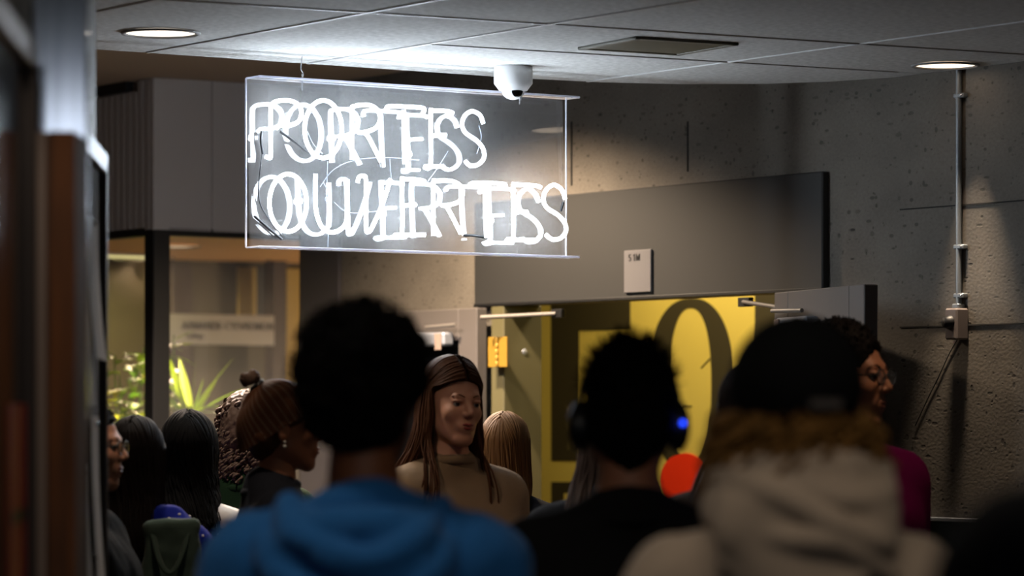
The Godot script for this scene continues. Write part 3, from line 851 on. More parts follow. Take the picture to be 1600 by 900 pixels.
# ---------- the neon sign ----------
func build_sign() -> void:
	var b0 := 8.577; var d := 0.07
	var a0 := ab(on_b(385, 122, b0)).x; var a1 := ab(on_b(885, 154, b0)).x
	var y0 := 2.088; var y1 := 2.579
	var w := a1 - a0; var h := y1 - y0
	var t := thing("neon_sign", "glowing white neon PORTES OUVERTES sign in a clear acrylic tray hung from the ceiling", "neon sign", W(a0, y0, b0), TH)
	var loc := func(px: float, py: float, z := 0.056) -> Vector3:
		var p := ab(on_b(px, py, b0 - z))
		return Vector3(p.x - a0, p.y - y0, z)
	obj("back_pane", one(Vector3(w, h, 0.005), 0.0), M.glass, t, Transform3D(Basis(Vector3.UP, 0.023) * Basis(Vector3.RIGHT, -0.031), Vector3(w / 2, h / 2, -0.0025)))  # tilted a little so the right downlight mirrors in it
	for y in [0.0, h]:
		obj("tray_plate", one(Vector3(w, 0.005, d), 0.0, Vector3(w / 2, y, d / 2)), M.glass, t)
		obj("polished_edge", one(Vector3(w, 0.0065, 0.004), 0.001, Vector3(w / 2, y, d)), M.acrylic_edge, t)
		obj("polished_edge", one(Vector3(w, 0.004, 0.004), 0.001, Vector3(w / 2, y, -0.002)), M.acrylic_edge, t)
		obj("polished_edge", one(Vector3(0.004, 0.005, d), 0.001, Vector3(0, y, d / 2)), M.acrylic_edge, t)
		obj("polished_edge", one(Vector3(0.004, 0.005, d), 0.001, Vector3(w, y, d / 2)), M.acrylic_edge, t)
	obj("polished_edge", one(Vector3(0.005, h, 0.005), 0.001, Vector3(0, h / 2, -0.0025)), M.acrylic_edge, t)
	obj("polished_edge", one(Vector3(0.0035, h, 0.005), 0.001, Vector3(w, h / 2, -0.0025)), M.acrylic_edge, t)
	var oval := func(cx: float, cy: float, rx: float, ry: float) -> Array:
		var o := []
		for k in 17: o.append([cx + rx * sin(TAU * k / 16.0 + PI), cy - ry * cos(TAU * k / 16.0 + PI)])
		return o
	var letters := [
		["P", [[[415, 245], [420, 246], [423, 240], [423, 174], [427, 161], [440, 157], [456, 158], [468, 166], [471, 178], [466, 190], [452, 196], [437, 196], [432, 201]]]],
		["O", [oval.call(505, 202, 29, 45)]],
		["R", [[[550, 249], [550, 175], [554, 166], [575, 164], [589, 171], [594, 185], [588, 199], [572, 206], [560, 207]], [[570, 209], [575, 213], [595, 252]]]],
		["T", [[[603, 176], [604, 169], [612, 166], [655, 168], [663, 171], [660, 178]], [[631, 172], [631, 210], [632, 256]]]],
		["E", [[[708, 177], [700, 174], [677, 173], [673, 178], [673, 257], [664, 260], [690, 260]], [[673, 216], [678, 212], [697, 211]]]],
		["S", [[[755, 193], [750, 180], [738, 174], [727, 180], [722, 193], [727, 207], [745, 220], [755, 233], [756, 247], [747, 257], [735, 259], [727, 252]]]],
		["O", [oval.call(450, 317, 29, 45)]],
		["U", [[[493, 272], [493, 320], [498, 345], [507, 359], [520, 363], [534, 357], [542, 340], [543, 281]]]],
		["V", [[[559, 285], [561, 277], [567, 275], [572, 284], [572, 354], [575, 362], [581, 356], [598, 318], [610, 280]]]],
		["E", [[[664, 284], [655, 281], [632, 280], [628, 285], [628, 364], [617, 367], [664, 367]], [[629, 325], [633, 321], [650, 320]]]],
		["R", [[[677, 368], [677, 289], [682, 283], [705, 283], [718, 289], [723, 301], [718, 314], [703, 320], [690, 321]], [[695, 322], [700, 326], [720, 365]]]],
		["T", [[[733, 294], [734, 289], [742, 286], [782, 287], [790, 290], [787, 296]], [[758, 290], [758, 330], [760, 371]]]],
		["E", [[[845, 293], [836, 290], [807, 289], [802, 294], [802, 371], [793, 374], [838, 375]], [[803, 336], [807, 332], [824, 331]]]],
		["S", [[[883, 311], [878, 297], [866, 289], [854, 296], [849, 310], [854, 324], [873, 337], [883, 350], [884, 362], [876, 372], [863, 374], [853, 367]]]]]
	for l in letters:
		var g := Geo.new()
		for st in l[1]:
			var pts := []
			for q in st: pts.append(loc.call(q[0], q[1]))
			g.tube(smooth(pts, 5), 0.0057, 0.0057, 12)
		obj("neon_letter", g.mesh(), M.neon, t)
	# tubing painted black between letters, electrodes, standoffs, wires
	for q in [[[409, 205], [408, 222], [411, 241]], [[438, 206], [460, 221], [484, 239]], [[725, 368], [740, 368], [757, 371]], [[398, 338], [418, 355], [440, 374]], [[409, 241], [404, 300], [412, 330], [440, 368]], [[880, 316], [876, 330]]]:
		var pts := []
		for p in q: pts.append(loc.call(p[0], p[1], 0.026))
		var g := Geo.new(); g.tube(smooth(pts, 5), 0.0042 if q[0][0] != 409 or q[0][1] != 241 else 0.0018, -1, 8)
		obj("blocked_tube", g.mesh(), M.block_paint, t)
	for q in [[[512, 252], [511, 290], [514, 330], [512, 386]], [[500, 292], [520, 266], [552, 251], [600, 246], [655, 250]], [[609, 248], [610, 265], [612, 285]], [[700, 236], [684, 262], [668, 284]], [[505, 285], [512, 300], [508, 312], [516, 322], [512, 334]], [[522, 316], [545, 332], [590, 330]], [[748, 196], [752, 215], [745, 240]], [[480, 205], [490, 226], [504, 240]]]:
		var pts := []
		for p in q: pts.append(loc.call(p[0], p[1], 0.02))
		var g := Geo.new(); g.tube(smooth(pts, 6), 0.0013, -1, 6)
		obj("wire", g.mesh(), M.cable, t)
	for q in [[445, 177], [506, 158], [572, 164], [631, 200], [673, 240], [740, 218], [436, 345], [507, 362], [572, 330], [628, 340], [677, 340], [758, 340], [802, 350], [866, 332]]:
		var p: Vector3 = loc.call(q[0], q[1], 0.02)
		var g := Geo.new(); g.tube([Vector3(p.x, p.y, 0.0), Vector3(p.x, p.y, 0.036)], 0.004, 0.003, 8)
		obj("tube_support", g.mesh(), M.glass, t)
	for px in [472, 812]:
		var p := ab(on_b(px, 130, b0 - 0.035))
		var x := p.x - a0
		var g := Geo.new()
		g.tube(smooth([Vector3(x, h + 0.002, 0.035), Vector3(x + 0.004, h + 0.02, 0.035), Vector3(x - 0.004, h + 0.035, 0.035), Vector3(x, CE - y0, 0.035)]), 0.0016, -1, 6)
		g.tube([Vector3(x, h - 0.03, 0.035), Vector3(x, h + 0.02, 0.035)], 0.0025, -1, 6)
		obj("hanging_wire", g.mesh(), M.chrome, t)
	for q in [[423, 210], [550, 210], [673, 235], [493, 310], [628, 330], [802, 340]]:
		var o := OmniLight3D.new()
		o.name = "glow"; o.light_color = Color(0.90, 0.95, 1.0); o.light_energy = 0.012; o.light_size = 0.012; o.omni_range = 10; o.omni_attenuation = 2.0; o.shadow_enabled = true
		t.add_child(o, true)
		o.position = loc.call(q[0], q[1])

func build_fittings() -> void:
	# dome camera
	var p := on_h(802, 104, CE)
	var t := thing("security_camera", "white dome security camera on the ceiling in front of the neon sign", "security camera", p, 0.0)
	var g := Geo.new()
	g.lathe([Vector2(0.036, -0.075), Vector2(0.042, -0.073), Vector2(0.058, -0.052), Vector2(0.0585, -0.025), Vector2(0.058, -0.002), Vector2(0.055, 0.0)], 40)
	obj("housing", g.mesh(), M.white, t)
	g = Geo.new(); g.ball(Vector3(0, -0.072, 0), Vector3(0.035, 0.028, 0.035), 28, 14)
	obj("eyeball", g.mesh(), M.white, t)
	g = Geo.new(); g.ball(Vector3(0.008, -0.076, 0.0125), Vector3(0.0215, 0.0185, 0.0265), 24, 12)
	obj("lens_window", g.mesh(), M.dome_glass, t)
	obj("lock_tab", one(Vector3(0.005, 0.01, 0.005), 0.001, Vector3(0.022, -0.097, 0.012)), M.alu, t)
	# grille
	t = thing("air_vent", "flat square grey ventilation grille set in the ceiling panels", "air vent", W(5.84, CE, 7.71), TH - 0.1)
	for s in [[0.34, 0.02, 0, 0.15], [0.34, 0.02, 0, -0.15], [0.02, 0.32, 0.16, 0], [0.02, 0.32, -0.16, 0]]:
		obj("frame_bar", one(Vector3(s[0], 0.008, s[1]), 0.002, Vector3(s[2], -0.004, s[3])), M.vent, t)
	for k in 13:
		g = Geo.new(); g.box(Vector3(0, -0.003, -0.132 + k * 0.022), Vector3(0.31, 0.002, 0.026), 0.0, Basis(Vector3.RIGHT, -0.2))
		obj("slat", g.mesh(), M.vent, t)
	obj("backing", one(Vector3(0.32, 0.003, 0.3), 0.0, Vector3(0, -0.0015, 0)), M.vent, t)
	# conduit and call point
	var ap := 7.0
	var u0 := ab(on_a(1503, 120, ap)); var u1 := ab(on_a(1503, 474, ap))
	t = thing("conduit", "thin steel conduit running down the concrete wall from the ceiling", "pipe", W(ap - 0.013, u1.y, u0.z), TH)
	g = Geo.new(); g.tube([Vector3(0, 0, 0), Vector3(0, CE - u1.y, 0)], 0.009, 0.009, 14)
	obj("pipe", g.mesh(), M.conduit, t)
	for py in [150, 386, 462]:
		var c := ab(on_a(1503, py, ap))
		obj("clamp", one(Vector3(0.022, 0.014, 0.045), 0.003, Vector3(0.002, c.y - u1.y, 0.006)), M.conduit, t)
		g = Geo.new(); g.ball(Vector3(-0.008, c.y - u1.y, 0.02), Vector3.ONE * 0.005, 8, 6); obj("clamp_screw", g.mesh(), M.chrome, t)
	var v0 := ab(on_a(1503, 482, ap)); var v1 := ab(on_a(1503, 531, ap))
	t = thing("alarm_box", "small pale grey alarm box on the concrete wall under the conduit", "alarm box", W(ap, v1.y, v0.z), TH)
	obj("housing", one(Vector3(0.05, v0.y - v1.y, 0.055), 0.005, Vector3(-0.025, (v0.y - v1.y) / 2, 0.004)), M.box_grey, t)
	g = Geo.new(); g.lathe([Vector2(0.001, 0.02), Vector2(0.016, 0.02), Vector2(0.022, 0.0)], 20, Transform3D(Basis(Vector3.FORWARD, -PI / 2), Vector3(-0.05, (v0.y - v1.y) * 0.55, 0.0)))
	obj("sounder", g.mesh(), M.black, t)
	obj("conduit_socket", one(Vector3(0.03, 0.016, 0.03), 0.004, Vector3(-0.018, v0.y - v1.y + 0.006, 0.004)), M.conduit, t)
	g = Geo.new()
	var wp := []
	for q in [[1496, 530], [1482, 555], [1466, 590], [1452, 618], [1430, 665]]:
		wp.append(t.transform.affine_inverse() * on_a(q[0], q[1], ap - 0.004))
	g.tube(smooth(wp), 0.0018, -1, 6)
	obj("cable", g.mesh(), M.black, t)
	# green panel low on the wall
	t = thing("wall_panel", "dark green panel with a pale top edge low on the concrete wall", "wall panel", W(ap, 0, 7.3), TH)
	obj("board", one(Vector3(0.02, 1.28, 1.3), 0.003, Vector3(-0.01, 0.64, 0)), M.green_board, t)
	obj("top_edge", one(Vector3(0.026, 0.012, 1.3), 0.003, Vector3(-0.013, 1.286, 0)), M.alu, t)
	# ---- the near things on the left
	var zd := (cor(2.0) - cor(7.62)).normalized()
	var turn := atan2(zd.x, zd.z)
	t = thing("steel_column", "brushed steel column standing at the left above the wooden board", "column", Vector3(-0.789, 0, -5.98), 0.105)
	obj("shaft", one(Vector3(0.094, CE, 0.12), 0.004, Vector3(0, CE / 2, 0)), M.steel, t)
	obj("seam_strip", one(Vector3(0.006, CE, 0.004), 0.001, Vector3(-0.046, CE / 2, 0.061)), M.alu, t)
	t = thing("wooden_board", "tall brown wooden board on edge in front of the steel column", "board", Vector3(-0.7595, 0, -5.83), 0.0)
	obj("plank", one(Vector3(0.0485, 2.08, 0.16), 0.003, Vector3(0, 1.04, 0)), M.wood, t)
	t = thing("edge_strip", "pale cream edging strip beside the tall wooden board", "edging strip", Vector3(-0.7945, 0, -5.83), 0.0)
	obj("strip", one(Vector3(0.019, 2.08, 0.15), 0.003, Vector3(0, 1.04, 0)), M.cream, t)
	# notice board past the column
	var board := func(z0: float, z1: float, lo: float, hi: float, called: String, label: String, face: Material) -> Node3D:
		var c := (cor(z0) + cor(z1)) / 2
		var len: float = (cor(z0) - cor(z1)).length()
		var n: Node3D = thing(called, label, "notice board", c, turn)
		obj("face", one(Vector3(0.012, hi - lo, len), 0.0, Vector3(0.006, (hi + lo) / 2, 0)), face, n)
		for q in [[0.045, len, hi, 0.0], [0.045, len, lo, 0.0]]:
			obj("frame_rail", one(Vector3(0.028, q[0], q[1]), 0.003, Vector3(0.014, q[2], 0)), M.alu, n)
		for s in [-1.0, 1.0]:
			obj("frame_stile", one(Vector3(0.028, hi - lo, 0.035), 0.003, Vector3(0.014, (hi + lo) / 2, s * (len / 2 - 0.017))), M.board_frame, n)
		return n
	var nb: Node3D = board.call(6.5, 7.6, 1.0, 2.16, "notice_board", "framed cork notice board with papers just right of the steel column", M.cork)
	for q in [[0.1, 2.08, 0.46, 0.26], [-0.2, 2.02, 0.3, 0.35], [-0.28, 1.6, 0.4, 0.22], [0.05, 1.5, 0.42, 0.3], [-0.3, 1.3, 0.2, 0.2]]:
		var paper := thing("paper_notice", "white paper notice pinned on the framed cork board, %s" % {0.1: "top left sheet", -0.2: "top right sheet", -0.28: "long sheet below the top ones", 0.05: "lower left sheet", -0.3: "lowest sheet"}[q[0]], "paper", nb.transform * Vector3(0.0125, q[1] - q[2], q[0]), turn, "papers on the cork board")
		var curl := Geo.new()
		for k in 6:
			var ya: float = q[2] * k / 6.0; var yb: float = q[2] * (k + 1) / 6.0
			var xa: float = 0.004 + 0.02 * pow(1.0 - k / 6.0, 2.0); var xb: float = 0.004 + 0.02 * pow(1.0 - (k + 1) / 6.0, 2.0)
			curl.quad(Vector3(xa, ya, q[3] / 2), Vector3(xa, ya, -q[3] / 2), Vector3(xb, yb, -q[3] / 2), Vector3(xb, yb, q[3] / 2))
		obj("sheet", curl.mesh(), M.paper, paper)
		var pin := Geo.new(); pin.ball(Vector3(0.008, q[2] * 0.96, 0), Vector3.ONE * 0.006, 8, 6)
		obj("pin", pin.mesh(), M.chrome, paper)
	# glazed case at the very edge
	var gb: Node3D = board.call(4.2, 5.70, 0.6, 2.2, "display_case", "dark glazed display case in a metal frame at the left edge", M.dark_glass)
	gb.set_meta("category", "display case")
	var po := thing("poster", "red and white printed poster inside the dark display case", "poster", cor(5.5) + Vector3(0.014, 1.22, 0), turn)
	obj("sheet", one(Vector3(0.002, 0.40, 0.3), 0.0, Vector3(0, 0.2, 0)), M.poster_red, po)
	obj("white_strip", one(Vector3(0.003, 0.16, 0.26), 0.0, Vector3(0.0006, -0.02, 0.02)), M.paper, po)
	obj("banner", one(Vector3(0.003, 0.02, 0.26), 0.0, Vector3(0.0006, 0.22, 0.0)), M.poster_dark, po)

func extra_materials() -> void:
	M.vent = mat(Color(0.42, 0.41, 0.36), 0.6)
	M.conduit = mat(Color(0.46, 0.48, 0.50), 0.4, 0.4)
	M.box_grey = mat(Color(0.42, 0.38, 0.365), 0.6)
	M.cork = grain(mat(Color.WHITE, 0.9), Color(0.10, 0.07, 0.05), Color(0.2, 0.14, 0.09), 0.3, Vector3.ONE * 3, 0.0, 21)
	M.board_frame = mat(Color(0.16, 0.12, 0.10), 0.5)
	M.poster_red = mat(Color(0.55, 0.10, 0.06), 0.5)
	M.poster_dark = mat(Color(0.10, 0.02, 0.02), 0.5)

func build_lamps() -> void:
	var cool := Color(1.0, 0.95, 0.88)
	downlight(on_h(251, 50, CE), 0.098, 1.3, cool, 58, "bright round ceiling downlight near the left, before the neon sign", 2.4)
	downlight(on_h(1495, 102, CE) + E1 * -0.045, 0.092, 2.4, Color(1, 0.90, 0.78), 18, "bright round ceiling downlight at the right above the concrete wall", 2.2)
	# unseen lamps, out of the frame: soft panels and downlights placed to light the people and column
	for q in [[0.55, 3.9, 0.42, "unseen soft light panel on the near ceiling, lighting the crowd from above"]]:
		var t := thing("ceiling_light_panel", q[3], "ceiling light", Vector3(q[0], CE, -q[1]), 0.0)
		obj("frame", one(Vector3(1.24, 0.02, 0.64), 0.003, Vector3(0, -0.01, 0)), M.white, t)
		obj("diffuser", one(Vector3(1.2, 0.006, 0.6), 0.0, Vector3(0, -0.022, 0)), lamp_mat(cool, 1.2), t)
		var al := AreaLight3D.new()
		al.name = "lamp"; al.area_size = Vector2(1.2, 0.6); al.light_color = Color(1, 0.94, 0.86); al.light_energy = q[2]; al.area_range = 14.0; al.shadow_enabled = true
		t.add_child(al); al.position = Vector3(0, -0.03, 0); al.rotation = Vector3(-PI / 2, 0, 0)
	var tp := thing("ceiling_light_panel", "unseen wide light panel behind the camera, mirrored in the steel column", "ceiling light", Vector3(-0.35, CE, 1.45), 0.0)  # out of view, placed for the sheen on the steel column
	obj("frame", one(Vector3(1.04, 0.02, 3.04), 0.003, Vector3(0, -0.01, 0)), M.white, tp)
	obj("diffuser", one(Vector3(1.0, 0.006, 3.0), 0.0, Vector3(0, -0.022, 0)), lamp_mat(Color(0.93, 0.96, 1.0), 4.6), tp)
	var ta := AreaLight3D.new()
	ta.name = "lamp"; ta.area_size = Vector2(1.0, 3.0); ta.light_color = Color(0.93, 0.96, 1.0); ta.light_energy = 0.7; ta.area_range = 14.0; ta.shadow_enabled = true
	tp.add_child(ta); ta.position = Vector3(0, -0.03, 0); ta.rotation = Vector3(-PI / 2, 0, 0)
	downlight(Vector3(1.15, CE, -8.2), 0.09, 0.33, Color(1, 0.86, 0.70), 64, "unseen warm downlight placed to light the person in the magenta shirt", 2.2)  # out of view, lights the face with glasses
	downlight(Vector3(-0.72, CE, -8.15), 0.09, 0.5, Color(1, 0.88, 0.76), 55, "unseen warm downlight placed to light the group at the left", 2.2)  # out of view, brightens hair and blue jackets below
	downlight(Vector3(-0.62, CE, -5.25), 0.09, 0.35, cool, 50, "unseen downlight placed to light the steel column and wooden board", 2.2)  # out of view above the column and board that it lights
	downlight(W(6.25, 2.9, 9.9), 0.09, 13.0, Color(1, 0.89, 0.76), 72, "unseen warm downlight on the upper ceiling, making the pool on the concrete wall", 2.0, Vector3.DOWN, "", 0.6)  # hidden by the near ceiling, lights the concrete above the doors
	downlight(W(5.3, 2.9, 10.0), 0.09, 18.0, Color(1, 0.9, 0.82), 66, "unseen warm downlight on the upper ceiling, placed to light the soffit", 2.0)  # hidden by the near ceiling, set to brighten the soffit


# ---------- people (local axes: feet at the origin, facing -z, 1.75 m tall) ----------
var cache := {}
var HS := 1.0
var HC := Vector3(0, 1.63, -0.005)  # middle of the head

func head_geo(fem: bool) -> Geo:
	var key := "head_f" if fem else "head_m"
	if cache.has(key): return cache[key]
	var j := 0.9 if fem else 1.0
	var f := Field.new(Vector3(-0.105, -0.19, -0.145), Vector3(0.105, 0.15, 0.13), 0.0042)
	f.ell(Vector3(0, 0.045, 0.015), Vector3(0.075, 0.09, 0.097), 0.02)
	f.ell(Vector3(0, -0.022, -0.03), Vector3(0.061, 0.086, 0.067), 0.04)
	for s in [-1.0, 1.0]:
		f.cap(Vector3(s * 0.045 * j, -0.055, -0.005), Vector3(s * 0.016, -0.098, -0.066), 0.024 * j, 0.016, 0.03)
		f.ell(Vector3(s * 0.037, -0.02, -0.066), Vector3(0.022, 0.02, 0.02), 0.02)
	f.ell(Vector3(0, -0.099, -0.073), Vector3(0.021 * j, 0.016, 0.015), 0.02)
	f.cap(Vector3(-0.033, 0.027, -0.082), Vector3(0.033, 0.027, -0.082), 0.011, 0.011, 0.02)
	f.ell(Vector3(0, -0.06, -0.088), Vector3(0.027, 0.016, 0.012), 0.02)
	for s in [-1.0, 1.0]:
		f.ell(Vector3(s * 0.032, 0.007, -0.103), Vector3(0.017, 0.011, 0.017), 0.012, true)
	f.cap(Vector3(0, 0.02, -0.092), Vector3(0, -0.02, -0.112), 0.0065, 0.0105, 0.014)
	for s in [-1.0, 1.0]:
		f.ell(Vector3(s * 0.0105, -0.026, -0.103), Vector3(0.008, 0.007, 0.009), 0.008)
		f.ell(Vector3(s * 0.0315, 0.0145, -0.086), Vector3(0.0155, 0.005, 0.0125), 0.006)
		f.ell(Vector3(s * 0.079, -0.004, 0.012), Vector3(0.008, 0.031, 0.018), 0.008, false, Basis(Vector3.UP, s * 0.35))
		f.ell(Vector3(s * 0.089, -0.001, 0.006), Vector3(0.006, 0.016, 0.009), 0.005, true)
	f.cap(Vector3(0, -0.07, 0.02), Vector3(0, -0.20, 0.03), 0.05 * (0.9 if fem else 1.08), 0.056 * (0.88 if fem else 1.08), 0.03)
	cache[key] = f.geo()
	return cache[key]

func hand_geo() -> Geo:
	if cache.has("hand"): return cache.hand
	var f := Field.new(Vector3(-0.075, -0.21, -0.075), Vector3(0.045, 0.035, 0.06), 0.004)
	f.cap(Vector3(0, 0.02, 0), Vector3(0, -0.02, 0), 0.026, 0.026, 0.01)
	for k in 4:
		var z := -0.027 + 0.018 * k
		f.cap(Vector3(0, -0.02, z * 0.6), Vector3(-0.003, -0.088, z), 0.017, 0.0125, 0.012)
		var l: float = [0.9, 1.0, 0.95, 0.78][k]
		var p := Vector3(-0.003, -0.088, z)
		var q := p + Vector3(-0.012, -0.042 * l, 0)
		var r := q + Vector3(-0.016, -0.024 * l, 0)
		var e := r + Vector3(-0.015, -0.014 * l, 0)
		f.cap(p, q, 0.0098, 0.0088, 0.004); f.cap(q, r, 0.0088, 0.008, 0.003); f.cap(r, e, 0.008, 0.007, 0.003)
	f.cap(Vector3(-0.004, -0.025, -0.018), Vector3(-0.018, -0.06, -0.044), 0.015, 0.0115, 0.01)
	f.cap(Vector3(-0.018, -0.06, -0.044), Vector3(-0.028, -0.09, -0.046), 0.0105, 0.0085, 0.004)
	cache.hand = f.geo()
	return cache.hand

func limbs(f: Field, sh: float, grow: float, k: float, lean := 0.0) -> void:  # torso and arms, grown by the cloth's thickness
	f.cap(Vector3(-0.08, 0.95, 0.01), Vector3(0.08, 0.95, 0.01), 0.112 + grow, 0.112 + grow, k)
	f.cap(Vector3(-0.07, 1.10, 0.01), Vector3(0.07, 1.10, 0.01), 0.100 + grow, 0.100 + grow, 0.09)
	f.cap(Vector3(-sh * 0.50, 1.28, 0.0), Vector3(sh * 0.50, 1.28, 0.0), 0.108 + grow, 0.108 + grow, 0.09)
	f.cap(Vector3(-sh * 0.80, 1.378, 0.015), Vector3(sh * 0.80, 1.378, 0.015), 0.062 + grow, 0.062 + grow, 0.06)
	for s in [-1.0, 1.0]:
		f.cap(Vector3(0, 1.47, 0.025), Vector3(s * sh * 0.8, 1.39, 0.02), 0.05 + grow * 0.6, 0.052 + grow, 0.04)
		f.cap(Vector3(s * sh, 1.38, 0.015), Vector3(s * (sh + 0.04), 1.13, 0.04), 0.054 + grow, 0.043 + grow, 0.03)
		f.cap(Vector3(s * (sh + 0.04), 1.13, 0.04), Vector3(s * (sh + 0.035), 0.89, -0.03), 0.042 + grow, 0.029 + grow, 0.02)

func legs(f: Field, grow: float) -> void:
	f.cap(Vector3(-0.075, 0.95, 0.01), Vector3(0.075, 0.95, 0.01), 0.112 + grow, 0.112 + grow, 0.04)
	for s in [-1.0, 1.0]:
		f.cap(Vector3(s * 0.09, 0.9, 0.01), Vector3(s * 0.10, 0.50, -0.005), 0.085 + grow, 0.055 + grow, 0.03)
		f.cap(Vector3(s * 0.10, 0.50, -0.005), Vector3(s * 0.105, 0.09, 0.02), 0.055 + grow, 0.038 + grow, 0.02)

func skin_geo(fem: bool, sh: float, head_turn: Basis) -> Geo:
	var key := "skin_%s_%.3f" % [fem, sh]
	if not cache.has(key):
		var f := Field.new(Vector3(-0.34, -0.01, -0.2), Vector3(0.34, 1.56, 0.2), 0.015)
		limbs(f, sh, 0.0, 0.05)
		legs(f, 0.0)
		f.cap(Vector3(0, 1.40, 0.03), Vector3(0, 1.545, 0.01), 0.056, 0.048 if fem else 0.056, 0.03)
		for s in [-1.0, 1.0]: f.cap(Vector3(s * 0.105, 0.045, 0.03), Vector3(s * 0.115, 0.03, -0.13), 0.04, 0.028, 0.03)
		var b := f.geo()
		var hd := hand_geo()
		b.add(hd, Transform3D(Basis(Vector3.RIGHT, -0.25), Vector3(sh + 0.035, 0.87, -0.035)))
		b.add(hd, Transform3D(Basis(Vector3.RIGHT, -0.25) * Basis.from_scale(Vector3(-1, 1, 1)), Vector3(-sh - 0.035, 0.87, -0.035)))
		cache[key] = b
	var g := Geo.new()
	g.add(cache[key])
	g.add(head_geo(fem), Transform3D(head_turn, HC))
	return g

func top_geo(key: String, sh: float, grow: float, fold: float, sleeve: bool, hem: float) -> Geo:
	if cache.has(key): return cache[key]
	var f := Field.new(Vector3(-0.36, 0.76, -0.22), Vector3(0.36, 1.56, 0.22), 0.011)
	if sleeve:
		limbs(f, sh, grow, 0.05)
	else:
		f.cap(Vector3(-0.08, 0.95, 0.01), Vector3(0.08, 0.95, 0.01), 0.112 + grow, 0.112 + grow, 0.05)
		f.cap(Vector3(-0.07, 1.10, 0.01), Vector3(0.07, 1.10, 0.01), 0.100 + grow, 0.100 + grow, 0.09)
		f.cap(Vector3(-sh * 0.50, 1.28, 0.0), Vector3(sh * 0.50, 1.28, 0.0), 0.108 + grow, 0.108 + grow, 0.09)
		f.cap(Vector3(-sh * 0.80, 1.378, 0.015), Vector3(sh * 0.80, 1.378, 0.015), 0.062 + grow, 0.062 + grow, 0.06)
		for s in [-1.0, 1.0]:
			f.cap(Vector3(0, 1.47, 0.025), Vector3(s * sh * 0.8, 1.39, 0.02), 0.05 + grow * 0.6, 0.052 + grow, 0.04)
			f.cap(Vector3(s * sh, 1.38, 0.015), Vector3(s * (sh + 0.032), 1.20, 0.035), 0.056 + grow, 0.056 + grow, 0.03)
	if hem < 0.95:
		f.cap(Vector3(-0.08, hem + 0.12, 0.01), Vector3(0.08, hem + 0.12, 0.01), 0.125 + grow, 0.125 + grow, 0.05)
	f.rough(noise(4.0, 31, 3), fold, Vector3(1.3, 0.55, 1.3))
	cache[key] = f.geo()
	return cache[key]

func trousers_geo() -> Geo:
	if not cache.has("trousers"):
		var f := Field.new(Vector3(-0.26, 0.03, -0.2), Vector3(0.26, 1.12, 0.2), 0.014)
		legs(f, 0.014)
		f.rough(noise(5.0, 32, 2), 0.008)
		cache.trousers = f.geo()
		var s := Field.new(Vector3(-0.2, -0.01, -0.22), Vector3(0.2, 0.13, 0.12), 0.008)
		for k in [-1.0, 1.0]:
			s.cap(Vector3(k * 0.105, 0.055, 0.035), Vector3(k * 0.118, 0.042, -0.135), 0.05, 0.038, 0.02)
			s.ell(Vector3(k * 0.105, 0.085, 0.02), Vector3(0.045, 0.04, 0.05), 0.02)
		s.below(0.003)
		cache.shoes = s.geo()
	return cache.trousers

func strand(g: Geo, pts: Array, r: float, per := 3) -> void:
	g.tube(smooth(pts, per), r, r * 0.45, 5, 0.55, false)

func scalp(fem: bool, grow: float, rough_amp: float, freq: float, cell := 0.006, nape := -0.06) -> Geo:
	var f := Field.new(Vector3(-0.14, -0.13, -0.15), Vector3(0.14, 0.20, 0.16), cell)
	f.ell(Vector3(0, 0.05, 0.018), Vector3(0.077 + grow, 0.092 + grow, 0.099 + grow), 0.02)
	f.cap(Vector3(-0.035, -0.02, 0.06), Vector3(0.035, -0.02, 0.06), 0.045 + grow * 0.5, 0.045 + grow * 0.5, 0.03)
	f.cap(Vector3(0, nape, 0.055), Vector3(0, 0, 0.06), 0.035, 0.05, 0.03)
	f.ell(Vector3(0, -0.035, -0.098), Vector3(0.068, 0.105, 0.07), 0.012, true)
	f.ell(Vector3(0, -0.14, -0.02), Vector3(0.10, 0.10, 0.075), 0.01, true)
	if rough_amp > 0: f.rough(noise(freq, 41, 3), rough_amp)
	return f.geo()

